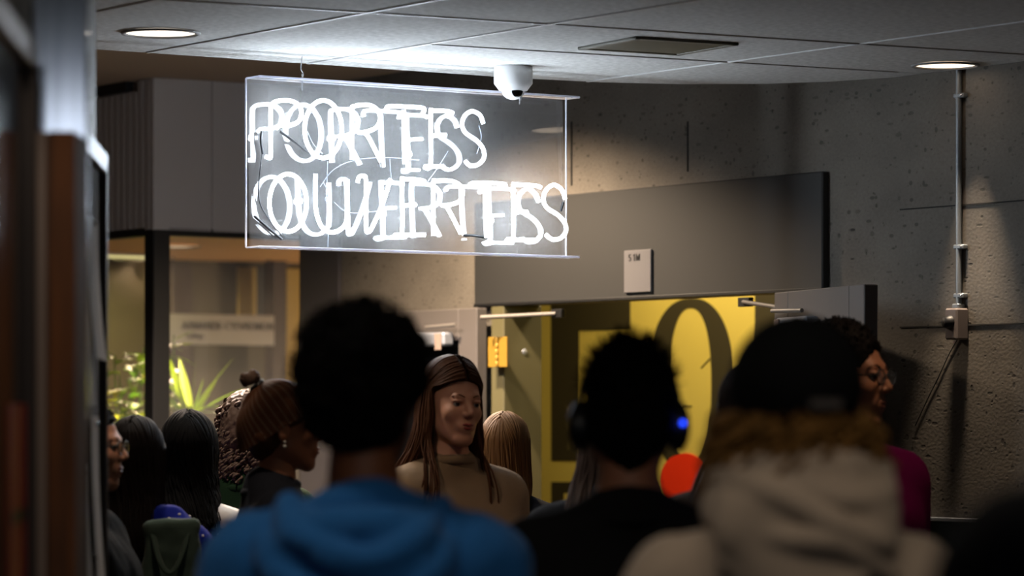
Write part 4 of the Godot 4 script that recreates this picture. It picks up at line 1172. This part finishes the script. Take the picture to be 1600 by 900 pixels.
# long hair from a centre part; L = how far it hangs below the middle of the head; open = how far the front locks stay off the face
func long_hair(L: float, count: int, wave: float, front := -0.3, vol := 0.012, thick := 0.0075, fall := 0.0, ex := 0.8) -> Geo:
	var g := Geo.new()
	g.add(scalp(true, 0.0012, 0.0012, 30.0, 0.005))
	var R := Vector3(0.076 + vol, 0.091 + vol, 0.098 + vol)
	var C := Vector3(0, 0.048, 0.016)
	for i in count:
		var s := -1.0 if i % 2 == 0 else 1.0
		var al := (i / 2 + rng.randf()) / (count / 2.0)
		var lay := rng.randf()
		var ma := lerpf(-1.2, 1.75, al)  # from the forehead over the crown to the nape
		var wh := minf(ma, 0.55)  # behind the crown the hair runs down from the whorl
		var m := Vector3(0.05 * rng.randfn() * (1.0 if ma > 0.3 else 0.3), cos(wh), sin(wh)).normalized()
		var be := lerpf(front, 1.57, pow(al, ex)) + rng.randf_range(-0.12, 0.12)
		var side := Vector3(s * cos(be), 0, sin(be))
		var pts := []
		for k in 5:
			var t := lerpf(0.06 + 0.3 * lay * (1.0 if ma > 0.55 else 0.2), PI / 2, k / 4.0)
			var u := (m * cos(t) + side * sin(t)).normalized()
			pts.append(C + u * (R - Vector3.ONE * vol * 0.75 * clampf(-ma * 1.6 - 0.3, 0, 1) * (1.0 - 0.15 * k)) * (1.0 + 0.05 * lay))
		var p: Vector3 = pts[-1]
		var ph := rng.randf() * TAU
		var n := 6
		var ll := L * rng.randf_range(0.86, 1.04)
		var wide := rng.randf() * fall * 0.22
		var fwd := rng.randf_range(0.035, 0.115)
		for k in range(1, n + 1):
			var t := float(k) / n
			var y := lerpf(p.y, -ll, t)
			var out := 1.0 - 0.10 * sin(PI * minf(t * 1.6, 1.0)) + fall * t
			var q := Vector3(p.x * out, y, p.z * out)
			var sink := clampf((-y - 0.12) / 0.10, 0, 1)
			if p.z > -0.012: q.z += sink * (0.075 - 0.35 * maxf(0.0, p.z - 0.05))
			else: q.z -= sink * fwd
			q.x += s * wide * t
			q.x += wave * sin(ph + t * 9.0); q.z += wave * 0.6 * cos(ph + t * 8.0)
			pts.append(q)
		strand(g, pts, thick * rng.randf_range(0.7, 1.2))
	return g

func curls(count: int, lo: float, hi: float, r_out: float, len: float, phi: float, size := 0.011) -> Geo:  # ringlets round the back and sides
	var g := Geo.new()
	for i in count:
		var an := rng.randf_range(-phi, phi)
		var y := rng.randf_range(lo, hi)
		var rr := r_out * rng.randf_range(0.82, 1.06)
		var c := Vector3(sin(an) * rr * 0.92, y, cos(an) * rr + 0.01)
		var pts := []
		var ph := rng.randf() * TAU
		var dir := Vector3(sin(an) * 0.4, -1.0, cos(an) * 0.4).normalized()
		var l := len * rng.randf_range(0.6, 1.2)
		for k in 11:
			var t := k / 10.0
			pts.append(c + dir * l * t + Vector3(cos(ph + t * 9), 0.25 * sin(ph + t * 9), sin(ph + t * 9)) * size * (1.0 - 0.35 * t))
		g.tube(pts, 0.0062, 0.0035, 5, 1.0, false)
	return g

func face_parts(t: Node3D, hb: Transform3D, hairc: StandardMaterial3D, fem: bool, lips: StandardMaterial3D) -> void:
	for s in [-1.0, 1.0]:
		var g := Geo.new(); g.ball(Vector3(s * 0.0315, 0.007, -0.0785), Vector3.ONE * 0.0125, 14, 10)
		var e := obj("eye", g.mesh(), M.eye_white, t, hb)
		g = Geo.new(); g.ball(Vector3(s * 0.0325, 0.0065, -0.0885), Vector3(0.0068, 0.0068, 0.003), 12, 8)
		obj("iris", g.mesh(), M.iris, e)
		g = Geo.new(); g.tube(smooth([Vector3(s * 0.014, 0.027, -0.0955), Vector3(s * 0.032, 0.0335, -0.0925), Vector3(s * 0.05, 0.027, -0.080)], 4), 0.0042, 0.0022, 6, 0.5)
		obj("eyebrow", g.mesh(), hairc, t, hb)
	var g2 := Geo.new()
	g2.tube(smooth([Vector3(-0.024, -0.0585, -0.0895), Vector3(-0.008, -0.054, -0.1005), Vector3(0, -0.0555, -0.1015), Vector3(0.008, -0.054, -0.1005), Vector3(0.024, -0.0585, -0.0895)], 4), 0.0042, 0.0042, 8)
	g2.tube(smooth([Vector3(-0.021, -0.0605, -0.0895), Vector3(0, -0.066, -0.1), Vector3(0.021, -0.0605, -0.0895)], 4), 0.005, 0.005, 8)
	obj("lips", g2.mesh(), lips, t, hb)

func glasses(t: Node3D, hb: Transform3D) -> void:
	var g := Geo.new()
	for s in [-1.0, 1.0]:
		var c := Vector3(s * 0.034, 0.005, -0.108)
		var pts := []
		for k in 21: pts.append(c + Vector3(cos(TAU * k / 20) * 0.026, sin(TAU * k / 20) * 0.019, absf(cos(TAU * k / 20)) * 0.002))
		g.tube(pts, 0.002, 0.002, 6)
		g.tube([Vector3(s * 0.060, 0.01, -0.106), Vector3(s * 0.078, 0.01, -0.06), Vector3(s * 0.083, 0.008, 0.0), Vector3(s * 0.081, -0.012, 0.022)], 0.002, 0.002, 6)
	g.tube(smooth([Vector3(-0.009, 0.008, -0.108), Vector3(0, 0.012, -0.113), Vector3(0.009, 0.008, -0.108)], 4), 0.002, 0.002, 6)
	var f := obj("glasses", g.mesh(), M.black, t, hb)
	for s in [-1.0, 1.0]:
		var l := Geo.new()
		l.lathe([Vector2(0.0005, 0.0), Vector2(1.0, 0.0)], 20, Transform3D(Basis(Vector3(0.025, 0, 0), Vector3(0, 0, -0.002), Vector3(0, 0.018, 0)), Vector3(s * 0.034, 0.005, -0.108)))
		obj("lens", l.mesh(), M.glass, f)

func person(label: String, px: float, z: float, yaw: float, h: float, p: Dictionary) -> Node3D:
	var t := thing("person", label, "person", Vector3((px - 800) * z / F, 0, -z), deg_to_rad(yaw))
	var k := h / 1.75
	t.scale = Vector3.ONE * k
	var fem: bool = p.get("fem", false)
	var sh: float = p.get("sh", 0.165 if fem else 0.185)
	HC = Vector3(0, 1.63 + p.get("neck", 0.0), -0.005)
	HS = 0.9 if fem else 1.0
	var ht := Basis.from_scale(Vector3.ONE * HS) * Basis(Vector3.UP, deg_to_rad(p.get("head", 0.0))) * Basis(Vector3.RIGHT, deg_to_rad(p.get("nod", 0.0))) * Basis(Vector3.BACK, deg_to_rad(p.get("tilt", 0.0)))
	var hb := Transform3D(ht, HC)
	obj("body", skin_geo(fem, sh, ht).mesh(), M[p.skin], t)
	var style: String = p.style
	var st: Array = {"hoodie": [0.024, 0.016, true, 0.84], "tee": [0.013, 0.009, false, 0.86], "sweater": [0.016, 0.008, true, 0.9], "jacket": [0.022, 0.012, true, 0.85]}[style]
	var grow: float = st[0]
	obj({"hoodie": "hoodie", "tee": "t_shirt", "sweater": "sweater", "jacket": "jacket"}[style], top_geo("%s_%.3f" % [style, sh], sh, st[0], st[1], st[2], st[3]).mesh(), M[p.top], t)
	obj("trousers", trousers_geo().mesh(), M[p.get("legs", "denim")], t)
	obj("shoes", cache.shoes.mesh(), M.black, t)
	# the collar
	var cg := Geo.new()
	var cr := 0.068 if fem else 0.074
	var ring := []
	for i in 25: ring.append(Vector3(sin(TAU * i / 24) * cr, 1.487 - 0.022 * (0.5 - 0.5 * cos(TAU * i / 24 + PI)) - (0.02 if style == "tee" else 0.0) * 0.5, 0.028 + cos(TAU * i / 24) * cr * 0.95))
	cg.tube(ring, 0.011 if style == "tee" else 0.016, -1, 8)
	if not (style == "hoodie"): obj("collar", cg.mesh(), M[p.get("collar", p.top)], t)
	face_parts(t, hb, M[p.hair], fem, M.lips if fem else M.lips_m)
	return t

func part_on(t: Node3D, called: String, g: Geo, m: String, at := Transform3D()) -> MeshInstance3D:
	return obj(called, g.mesh(), M[m], t, at)

func hb_of(head: float, nod := 0.0, tilt := 0.0) -> Transform3D:
	return Transform3D(Basis.from_scale(Vector3.ONE * HS) * Basis(Vector3.UP, deg_to_rad(head)) * Basis(Vector3.RIGHT, deg_to_rad(nod)) * Basis(Vector3.BACK, deg_to_rad(tilt)), HC)

func cloth(c: Color, fr := 0.2) -> StandardMaterial3D:
	var m := mat(c, 0.92)
	m.metallic_specular = 0.2
	var d := 0.12
	grain(m, Color(c.r * (1 - d), c.g * (1 - d), c.b * (1 - d)), Color(minf(1, c.r * (1 + d)), minf(1, c.g * (1 + d)), minf(1, c.b * (1 + d))), fr, Vector3.ONE * 6, 0.04, 51, false)
	if c.get_luminance() > 0.25:
		m.rim_enabled = true; m.rim = 0.2; m.rim_tint = 0.8
	return m

func hair_mat(c: Color, rough := 0.5) -> StandardMaterial3D:
	var m := mat(c, rough)
	m.metallic_specular = 0.18
	return m

func people_materials() -> void:
	M.skin_brown = mat(Color(0.46, 0.27, 0.16), 0.55)
	M.skin_fair = mat(Color(0.74, 0.54, 0.44), 0.55)
	M.skin_warm = mat(Color(0.66, 0.44, 0.33), 0.55)
	M.skin_tan = mat(Color(0.60, 0.39, 0.28), 0.55)
	for s in ["skin_brown", "skin_fair", "skin_warm", "skin_tan"]:
		M[s].subsurf_scatter_enabled = true; M[s].subsurf_scatter_strength = 0.1
	M.lips = mat(Color(0.55, 0.22, 0.20), 0.4)
	M.lips_m = mat(Color(0.52, 0.30, 0.25), 0.5)
	M.eye_white = mat(Color(0.62, 0.60, 0.57), 0.25)
	M.iris = mat(Color(0.06, 0.04, 0.03), 0.15)
	M.denim = cloth(Color(0.10, 0.12, 0.18))
	M.blue_fleece = cloth(Color(0.16, 0.39, 0.63))
	M.beige_fleece = cloth(Color(0.66, 0.59, 0.52))
	M.black_cotton = cloth(Color(0.085, 0.083, 0.085))
	M.knit = cloth(Color(0.56, 0.47, 0.37), 0.35)
	M.knit.heightmap_scale = 0.6; M.knit.uv1_scale = Vector3(9, 5, 9)
	M.dark_jacket = cloth(Color(0.07, 0.075, 0.10))
	M.magenta = cloth(Color(0.40, 0.03, 0.28))
	M.ink = cloth(Color(0.025, 0.027, 0.04))
	M.navy = cloth(Color(0.07, 0.08, 0.13))
	M.staff_blue = cloth(Color(0.045, 0.10, 0.45))
	M.forest = cloth(Color(0.10, 0.17, 0.10))
	M.charcoal = cloth(Color(0.11, 0.12, 0.15))
	M.grey_knit = cloth(Color(0.30, 0.28, 0.27))
	M.hair_black = hair_mat(Color(0.03, 0.026, 0.026), 0.8)
	M.hair_afro = hair_mat(Color(0.04, 0.035, 0.035), 0.95)
	M.hair_dark = hair_mat(Color(0.07, 0.05, 0.046), 0.65)
	M.hair_brown = hair_mat(Color(0.29, 0.185, 0.125), 0.55)
	M.hair_blonde = hair_mat(Color(0.40, 0.28, 0.17), 0.5)
	M.hair_curl = hair_mat(Color(0.42, 0.30, 0.15), 0.6)
	M.hair_ash = hair_mat(Color(0.36, 0.29, 0.25), 0.5)
	M.hair_grey = hair_mat(Color(0.30, 0.26, 0.25), 0.5)
	M.cap_cloth = cloth(Color(0.06, 0.062, 0.065))
	M.led_blue = lamp_mat(Color(0.08, 0.25, 1.0), 2.0)
	M.matte_black = mat(Color(0.02, 0.02, 0.025), 0.45)
	M.bag = cloth(Color(0.24, 0.30, 0.27))

func build_people() -> void:
	# front row ---------------------------------------------------------------
	var t := person("person with a round black afro seen from behind in a blue hoodie", 574, 5.6, -4, 1.713, {"neck": 0.041, "skin": "skin_brown", "style": "hoodie", "top": "blue_fleece", "hair": "hair_afro", "sh": 0.207, "head": -16})
	var hb := hb_of(-16)
	var f := Field.new(Vector3(-0.15, -0.13, -0.13), Vector3(0.15, 0.19, 0.17), 0.006)
	f.ell(Vector3(0, 0.045, 0.03), Vector3(0.112, 0.112, 0.112), 0.02)
	f.ell(Vector3(0, -0.03, 0.055), Vector3(0.082, 0.07, 0.065), 0.05)
	f.ell(Vector3(0, -0.05, -0.10), Vector3(0.075, 0.105, 0.08), 0.015, true)
	f.rough(noise(14.0, 61, 4), 0.022)
	part_on(t, "hair", f.geo(), "hair_afro", hb)
	var cg := Geo.new()
	for i in 700:
		var d := Vector3(rng.randfn(), rng.randfn() + 0.25, rng.randfn() + 0.5).normalized()
		var c := Vector3(0, 0.04, 0.03) + d * Vector3(0.112, 0.112, 0.112) * (1.0 if d.y > -0.35 else 0.86)
		if c.z < -0.05 and c.y < 0.05 or c.y < -0.07: continue
		var pts := []
		var ph := rng.randf() * TAU
		var u := d.cross(Vector3(0.3, 0.5, 0.8)).normalized(); var w := d.cross(u)
		for k in 7: pts.append(c + d * (k * 0.0035 - 0.006) + (u * cos(ph + k * 1.3) + w * sin(ph + k * 1.3)) * 0.006)
		cg.tube(pts, 0.0018, 0.001, 4, 1.0, false)
	part_on(t, "hair_curls", cg, "hair_afro", hb).set_meta("kind", "stuff")
	f = Field.new(Vector3(-0.22, 1.2, -0.12), Vector3(0.22, 1.56, 0.24), 0.0075)
	f.ell(Vector3(0, 1.385, 0.105), Vector3(0.165, 0.105, 0.055), 0.03)
	var ring := []
	for i in 13: ring.append(Vector3(sin(TAU * i / 12) * 0.100, 1.462 + 0.012 * cos(TAU * i / 12 + PI), 0.03 + cos(TAU * i / 12) * 0.095))
	f.chain(ring, 0.026, 0.026, 0.015)
	f.chain(smooth([Vector3(-0.13, 1.485, 0.03), Vector3(-0.10, 1.435, 0.125), Vector3(0.01, 1.395, 0.165), Vector3(0.09, 1.425, 0.14), Vector3(0.125, 1.48, 0.03)], 4), 0.024, 0.024, 0.012)
	f.chain(smooth([Vector3(-0.165, 1.455, 0.03), Vector3(-0.13, 1.37, 0.13), Vector3(0.02, 1.325, 0.165), Vector3(0.12, 1.375, 0.14), Vector3(0.155, 1.45, 0.04)], 4), 0.026, 0.026, 0.012)
	f.chain(smooth([Vector3(-0.06, 1.40, 0.165), Vector3(0.05, 1.37, 0.172), Vector3(0.11, 1.40, 0.15)], 4), 0.012, 0.01, 0.012)
	f.rough(noise(6.0, 62, 2), 0.006)
	part_on(t, "hood", f.geo(), "blue_fleece")

	t = person("person with short dark hair and black over-ear headphones in a black t-shirt", 983, 6.2, 0, 1.70, {"neck": 0.016, "skin": "skin_tan", "style": "tee", "top": "black_cotton", "hair": "hair_black", "sh": 0.185})
	hb = hb_of(0)
	var g := scalp(false, 0.008, 0.006, 45.0, 0.005, -0.075)
	for i in 420:
		var d := Vector3(rng.randfn(), absf(rng.randfn()) * 1.2 + 0.1, rng.randfn() + 0.1).normalized()
		var c := Vector3(0, 0.05, 0.018) + d * Vector3(0.084, 0.098, 0.106)
		var e := (d + Vector3(rng.randfn() * 0.5, 0.35 + rng.randfn() * 0.3, 0.5 + rng.randfn() * 0.4)).normalized()
		var l := rng.randf_range(0.012, 0.03)
		g.tube([c - e * 0.006, c + e * l * 0.5, c + e * l + Vector3(0, 0.002, 0.003)], 0.0028, 0.0006, 4, 1.0, false)
	part_on(t, "hair", g, "hair_black", hb)
	g = Geo.new()
	var arc := []
	for i in 21:
		var an := lerpf(-PI * 0.5, PI * 0.5, i / 20.0)
		arc.append(Vector3(sin(an) * 0.096, -0.01 + cos(an) * 0.158, -0.005))
	g.tube(arc, 0.009, 0.009, 10, 0.7)
	part_on(t, "headband", g, "matte_black", hb)
	for s in [-1.0, 1.0]:
		g = Geo.new()
		g.ball(Vector3(s * 0.094, -0.018, 0.006), Vector3(0.02, 0.048, 0.042), 20, 14)
		g.ball(Vector3(s * 0.083, -0.018, 0.006), Vector3(0.014, 0.05, 0.045), 20, 14)
		var cup := part_on(t, "ear_cup", g, "matte_black", hb)
		if s > 0:
			g = Geo.new(); g.ball(Vector3(0.098, -0.012, 0.046), Vector3(0.0055, 0.0055, 0.0035), 12, 8)
			part_on(cup, "led_light", g, "led_blue").set_meta("label", "small glowing blue light")
			var o := OmniLight3D.new(); o.name = "glow"; o.light_color = Color(0.08, 0.25, 1.0); o.light_energy = 0.0006; o.light_size = 0.003; o.omni_range = 2; o.omni_attenuation = 2.0; o.shadow_enabled = true
			cup.add_child(o); o.position = Vector3(0.099, -0.012, 0.052)

	t = person("person in a dark cap over curly light brown hair and a beige hoodie", 1246, 5.0, 2, 1.695, {"neck": 0.014, "skin": "skin_fair", "style": "hoodie", "top": "beige_fleece", "hair": "hair_curl", "sh": 0.195, "head": -8})
	hb = hb_of(-8)
	g = scalp(false, 0.004, 0.003, 30.0)
	g.add(curls(260, -0.055, 0.012, 0.126, 0.062, 2.1, 0.012))
	part_on(t, "hair", g, "hair_curl", hb)
	f = Field.new(Vector3(-0.13, -0.02, -0.15), Vector3(0.13, 0.2, 0.16), 0.005)
	f.ell(Vector3(0, 0.055, 0.018), Vector3(0.100, 0.104, 0.115), 0.01)
	f.ell(Vector3(0, -0.075, 0.0), Vector3(0.3, 0.087, 0.3), 0.006, true)
	f.rough(noise(9.0, 63, 2), 0.004)
	var cp := part_on(t, "cap", f.geo(), "cap_cloth", hb)
	f = Field.new(Vector3(-0.1, 0.0, -0.24), Vector3(0.1, 0.07, -0.05), 0.005)
	f.ell(Vector3(0, 0.022, -0.135), Vector3(0.075, 0.006, 0.075), 0.01, false, Basis(Vector3.RIGHT, -0.12))
	part_on(cp, "brim", f.geo(), "cap_cloth")
	g = Geo.new(); g.ball(Vector3(0, 0.159, 0.018), Vector3(0.008, 0.005, 0.008), 12, 8)
	part_on(cp, "top_button", g, "cap_cloth")
	g = Geo.new(); g.box(Vector3(0.045, 0.025, 0.117), Vector3(0.05, 0.014, 0.006), 0.002, Basis(Vector3.UP, 0.40))
	part_on(cp, "strap", g, "grey_knit")
	for i in 6:
		var an := TAU * i / 6.0 + 0.5
		var sp := []
		for k in 7:
			var q := 0.05 + k / 6.0 * 1.3
			sp.append(Vector3(0, 0.055, 0.018) + Vector3(sin(q) * sin(an) * 0.1008, cos(q) * 0.1045, sin(q) * cos(an) * 0.1155))
		g = Geo.new(); g.tube(sp, 0.0018, 0.0018, 5)
		part_on(cp, "seam", g, "cap_cloth")
	f = Field.new(Vector3(-0.2, 1.24, -0.13), Vector3(0.2, 1.62, 0.26), 0.0075)
	f.ell(Vector3(0, 1.46, 0.115), Vector3(0.138, 0.095, 0.065), 0.02)
	f.ell(Vector3(-0.01, 1.385, 0.135), Vector3(0.085, 0.07, 0.05), 0.04)
	ring = []
	for i in 13: ring.append(Vector3(sin(TAU * i / 12) * 0.108, 1.54 + 0.02 * cos(TAU * i / 12), 0.03 + cos(TAU * i / 12) * 0.10))
	f.chain(ring, 0.025, 0.025, 0.02)
	f.chain(ring.map(func(v): return Vector3(v.x * 1.05, v.y - 0.05, v.z)), 0.03, 0.03, 0.03)
	f.chain(smooth([Vector3(-0.125, 1.545, 0.04), Vector3(-0.06, 1.525, 0.15), Vector3(0.03, 1.475, 0.182), Vector3(0.11, 1.445, 0.145)], 5), 0.017, 0.015, 0.012)
	f.chain(smooth([Vector3(-0.13, 1.48, 0.08), Vector3(-0.04, 1.455, 0.17), Vector3(0.04, 1.445, 0.18), Vector3(0.125, 1.395, 0.12)], 5), 0.016, 0.014, 0.012)
	f.chain(smooth([Vector3(0.125, 1.555, 0.02), Vector3(0.11, 1.515, 0.11), Vector3(0.05, 1.51, 0.165), Vector3(-0.02, 1.535, 0.15)], 5), 0.016, 0.012, 0.012)
	f.chain(smooth([Vector3(-0.12, 1.42, 0.11), Vector3(-0.03, 1.375, 0.165), Vector3(0.05, 1.385, 0.165), Vector3(0.10, 1.43, 0.13)], 5), 0.015, 0.013, 0.012)
	f.rough(noise(6.0, 64, 2), 0.006)
	part_on(t, "hood", f.geo(), "beige_fleece", Transform3D(Basis(), Vector3(0, 0.018, 0)))

	# middle ------------------------------------------------------------------
	t = person("person with long brown hair and a beige knit sweater turning to face right", 706, 9.2, -150, 1.745, {"fem": true, "skin": "skin_fair", "style": "sweater", "top": "knit", "hair": "hair_brown", "head": 0, "tilt": 3})
	part_on(t, "hair", long_hair(0.44, 460, 0.006, -0.24, 0.012, 0.007, 0.25, 1.7), "hair_brown", hb_of(0, 0, 3))

	t = person("person with long straight blonde hair seen from behind in a dark jacket", 790, 10.0, -12, 1.595, {"fem": true, "skin": "skin_fair", "style": "jacket", "top": "dark_jacket", "hair": "hair_blonde", "sh": 0.18})
	part_on(t, "hair", long_hair(0.42, 300, 0.005, -0.1, 0.012, 0.0065, 0.15), "hair_blonde", hb_of(0))

	t = person("person with glasses and short dark hair in a magenta shirt facing right", 1318, 8.5, -148, 1.815, {"skin": "skin_warm", "style": "sweater", "top": "magenta", "hair": "hair_dark", "head": 30})
	g = scalp(false, 0.008, 0.005, 40.0, 0.005, -0.07)
	for i in 300:
		var d := Vector3(rng.randfn(), absf(rng.randfn()) + 0.2, rng.randfn()).normalized()
		var c := Vector3(0, 0.05, 0.018) + d * Vector3(0.084, 0.098, 0.106)
		if c.z < -0.06 and c.y < 0.07: continue
		var e := (d + Vector3(rng.randfn() * 0.4, 0.2, 0.5)).normalized()
		g.tube([c - e * 0.006, c + e * 0.003, c + e * 0.008], 0.003, 0.0008, 4, 1.0, false)
	part_on(t, "hair", g, "hair_dark", hb_of(30))
	glasses(t, hb_of(30))

	t = person("person with long ash grey hair half hidden behind the dark cap", 1180, 7.7, -8, 1.70, {"fem": true, "skin": "skin_fair", "style": "jacket", "top": "grey_knit", "hair": "hair_grey"})
	part_on(t, "hair", long_hair(0.34, 220, 0.005, -0.1, 0.018, 0.008, 0.35), "hair_grey", hb_of(0))

	t = person("person with long ash brown hair mostly hidden behind the headphones", 958, 8.4, 6, 1.65, {"fem": true, "skin": "skin_fair", "style": "jacket", "top": "charcoal", "hair": "hair_ash"})
	part_on(t, "hair", long_hair(0.36, 220, 0.005, -0.1, 0.018, 0.008, 0.3), "hair_grey", hb_of(0))

	# the group at the left ----------------------------------------------------
	t = person("person in glasses looking right, mostly hidden by the notice board", 134, 8.35, -98, 1.63, {"fem": true, "skin": "skin_fair", "style": "jacket", "top": "ink", "hair": "hair_dark"})
	part_on(t, "hair", long_hair(0.2, 160, 0.004, 0.25, 0.01, 0.008), "hair_dark", hb_of(0))
	glasses(t, hb_of(0))

	t = person("person with long dark wavy hair in a blue jacket with white specks", 214, 8.9, -10, 1.58, {"fem": true, "skin": "skin_fair", "style": "jacket", "top": "staff_blue", "hair": "hair_dark"})
	part_on(t, "hair", long_hair(0.30, 360, 0.009, -0.1, 0.016, 0.0065, 0.0), "hair_dark", hb_of(0))
	specks(t, 70)
	blue_hood(t)

	t = person("person with dark hair and a white collar over a speckled blue jacket", 294, 9.5, 8, 1.59, {"fem": true, "skin": "skin_fair", "style": "jacket", "top": "staff_blue", "hair": "hair_black", "collar": "paper"})
	part_on(t, "hair", long_hair(0.23, 360, 0.012, -0.1, 0.024, 0.007, 0.0), "hair_black", hb_of(0))
	specks(t, 50)
	f = Field.new(Vector3(-0.22, 1.3, -0.08), Vector3(0.22, 1.54, 0.2), 0.01)
	for s in [-1.0, 1.0]: f.cap(Vector3(s * 0.03, 1.46, 0.06), Vector3(s * 0.15, 1.43, 0.06), 0.055, 0.045, 0.02)
	part_on(t, "scarf", f.geo(), "paper")

	t = person("person with curly greying brown hair in a dark green jacket", 388, 10.0, -15, 1.66, {"fem": true, "skin": "skin_tan", "style": "jacket", "top": "forest", "hair": "hair_ash"})
	g = scalp(true, 0.014, 0.006, 40.0)
	g.add(curls(420, -0.14, 0.12, 0.099, 0.045, 2.3, 0.009))
	part_on(t, "hair", g, "hair_ash", hb_of(0))

	t = person("person with brown hair tied in a high bun and a dangling earring", 440, 8.55, -78, 1.68, {"fem": true, "skin": "skin_tan", "style": "jacket", "top": "charcoal", "hair": "hair_brown"})
	hb = hb_of(0)
	g = scalp(true, 0.007, 0.002, 30.0)
	var hl := Geo.new()
	for i in 90:
		var an := lerpf(-2.4, 2.4, i / 89.0)
		var st := Vector3(0, 0.05, 0.018) + Vector3(sin(an) * 0.087, -0.115 + 0.135 * (0.5 - 0.5 * cos(an)), cos(an) * 0.109)
		var bun := Vector3(0, 0.135, 0.075)
		var mid := Vector3(0, 0.05, 0.018) + ((st + bun) / 2 - Vector3(0, 0.05, 0.018)).normalized() * Vector3(0.092, 0.107, 0.117)
		strand(g if i % 3 else hl, [st, mid, bun], 0.0055, 6)
	part_on(t, "hair", g, "hair_brown", hb)
	part_on(t, "hair_highlights", hl, "hair_ash", hb)
	g = Geo.new()
	for i in 26:
		var pts := []
		var ax := Vector3(rng.randfn() * 0.4, 1, 0.6 + rng.randfn() * 0.4).normalized()
		var u := ax.cross(Vector3.RIGHT).normalized(); var w := ax.cross(u)
		for k in 13: pts.append(Vector3(0, 0.150, 0.098) + (u * cos(TAU * k / 12) + w * sin(TAU * k / 12)) * (0.022 + 0.004 * rng.randf()) + ax * 0.004 * sin(k * 2.0))
		g.tube(pts, 0.006, 0.006, 5)
	part_on(t, "bun", g, "hair_ash", hb)
	g = Geo.new()
	var tie := []
	for k in 13: tie.append(Vector3(0, 0.130, 0.078) + Basis(Vector3.RIGHT, 0.7) * Vector3(cos(TAU * k / 12) * 0.02, 0, sin(TAU * k / 12) * 0.02))
	g.tube(tie, 0.006, 0.006, 6)
	part_on(t, "hair_tie", g, "matte_black", hb)
	for s in [-1.0, 1.0]:
		g = Geo.new()
		g.ball(Vector3(s * 0.083, -0.034, 0.008), Vector3.ONE * 0.0035, 10, 8)
		g.ball(Vector3(s * 0.083, -0.046, 0.008), Vector3.ONE * 0.005, 10, 8)
		part_on(t, "earring", g, "pearl", hb)

	# tote bag on the shoulder of the one with the wavy hair
	var bag := thing("tote_bag", "grey-green canvas tote bag hanging behind the speckled blue jackets", "bag", on_z(268, 905, 8.72) * Vector3(1, 1, 1), 0.1)
	f = Field.new(Vector3(-0.1, -0.22, -0.07), Vector3(0.1, 0.2, 0.07), 0.006)
	f.cap(Vector3(-0.05, -0.15, 0), Vector3(0.05, -0.15, 0), 0.035, 0.035, 0.01)
	f.cap(Vector3(-0.052, 0.13, 0), Vector3(0.056, 0.14, 0), 0.014, 0.014, 0.01)
	for i in 7: f.cap(Vector3(-0.052 + 0.0175 * i, 0.13, 0), Vector3(-0.055 + 0.018 * i, -0.15, 0), 0.016, 0.032, 0.02)
	f.rough(noise(9.0, 65, 2), 0.008)
	part_on(bag, "sack", f.geo(), "bag")
	for s in [-1.0, 1.0]:
		g = Geo.new(); g.tube(smooth([Vector3(-0.05, 0.13, s * 0.012), Vector3(-0.03, 0.05, s * 0.05), Vector3(-0.005, 0.02, s * 0.056), Vector3(0.02, 0.05, s * 0.05), Vector3(0.045, 0.13, s * 0.012)], 6), 0.008, 0.008, 6, 0.4)
		part_on(bag, "strap", g, "bag")

	# nearest, at the right edge
	t = person("person in dark navy at the right edge, closest to the camera and out of focus", 1930, 3.1, 10, 1.83, {"skin": "skin_fair", "style": "jacket", "top": "ink", "hair": "hair_black", "sh": 0.2})
	part_on(t, "hair", scalp(false, 0.01, 0.005, 40.0), "hair_black", hb_of(0))

func blue_hood(t: Node3D) -> void:  # the jacket's gathered hood, dotted like the jacket
	if not cache.has("blue_hood"):
		var f := Field.new(Vector3(-0.24, 1.3, -0.12), Vector3(0.24, 1.62, 0.22), 0.008)
		f.cap(Vector3(-0.13, 1.43, 0.05), Vector3(0.13, 1.43, 0.05), 0.07, 0.07, 0.02)
		f.cap(Vector3(-0.10, 1.47, 0.04), Vector3(0.10, 1.47, 0.04), 0.05, 0.05, 0.03)
		f.rough(noise(7.0, 66, 2), 0.01)
		cache.blue_hood = f.geo()
	part_on(t, "hood", cache.blue_hood, "staff_blue")
	var g := Geo.new()
	for i in 46:
		var k: int = rng.randi() % cache.blue_hood.v.size()
		g.ball(cache.blue_hood.v[k], Vector3.ONE * 0.0045, 6, 4)
	part_on(t, "printed_dots", g, "paper").set_meta("kind", "stuff")

func specks(t: Node3D, n: int) -> void:  # white dots printed on the back and shoulders
	var g := Geo.new()
	var cloth_at: Geo = cache["jacket_0.165"]
	for i in n:
		for tries in 40:
			var k := rng.randi() % cloth_at.v.size()
			if cloth_at.v[k].y < 1.15 or cloth_at.n[k].z < 0.1: continue
			g.ball(cloth_at.v[k], Vector3.ONE * 0.0042, 6, 4)
			break
	part_on(t, "printed_dots", g, "paper").set_meta("kind", "stuff")


func _ready() -> void:
	rng.seed = 7
	light_up()
	make_materials()
	extra_materials()
	people_materials()
	M.pearl = mat(Color(0.8, 0.8, 0.78), 0.2)
	build_setting()
	build_lamps()
	build_door()
	build_glass_room()
	build_sign()
	build_fittings()
	build_plants()
	build_people()
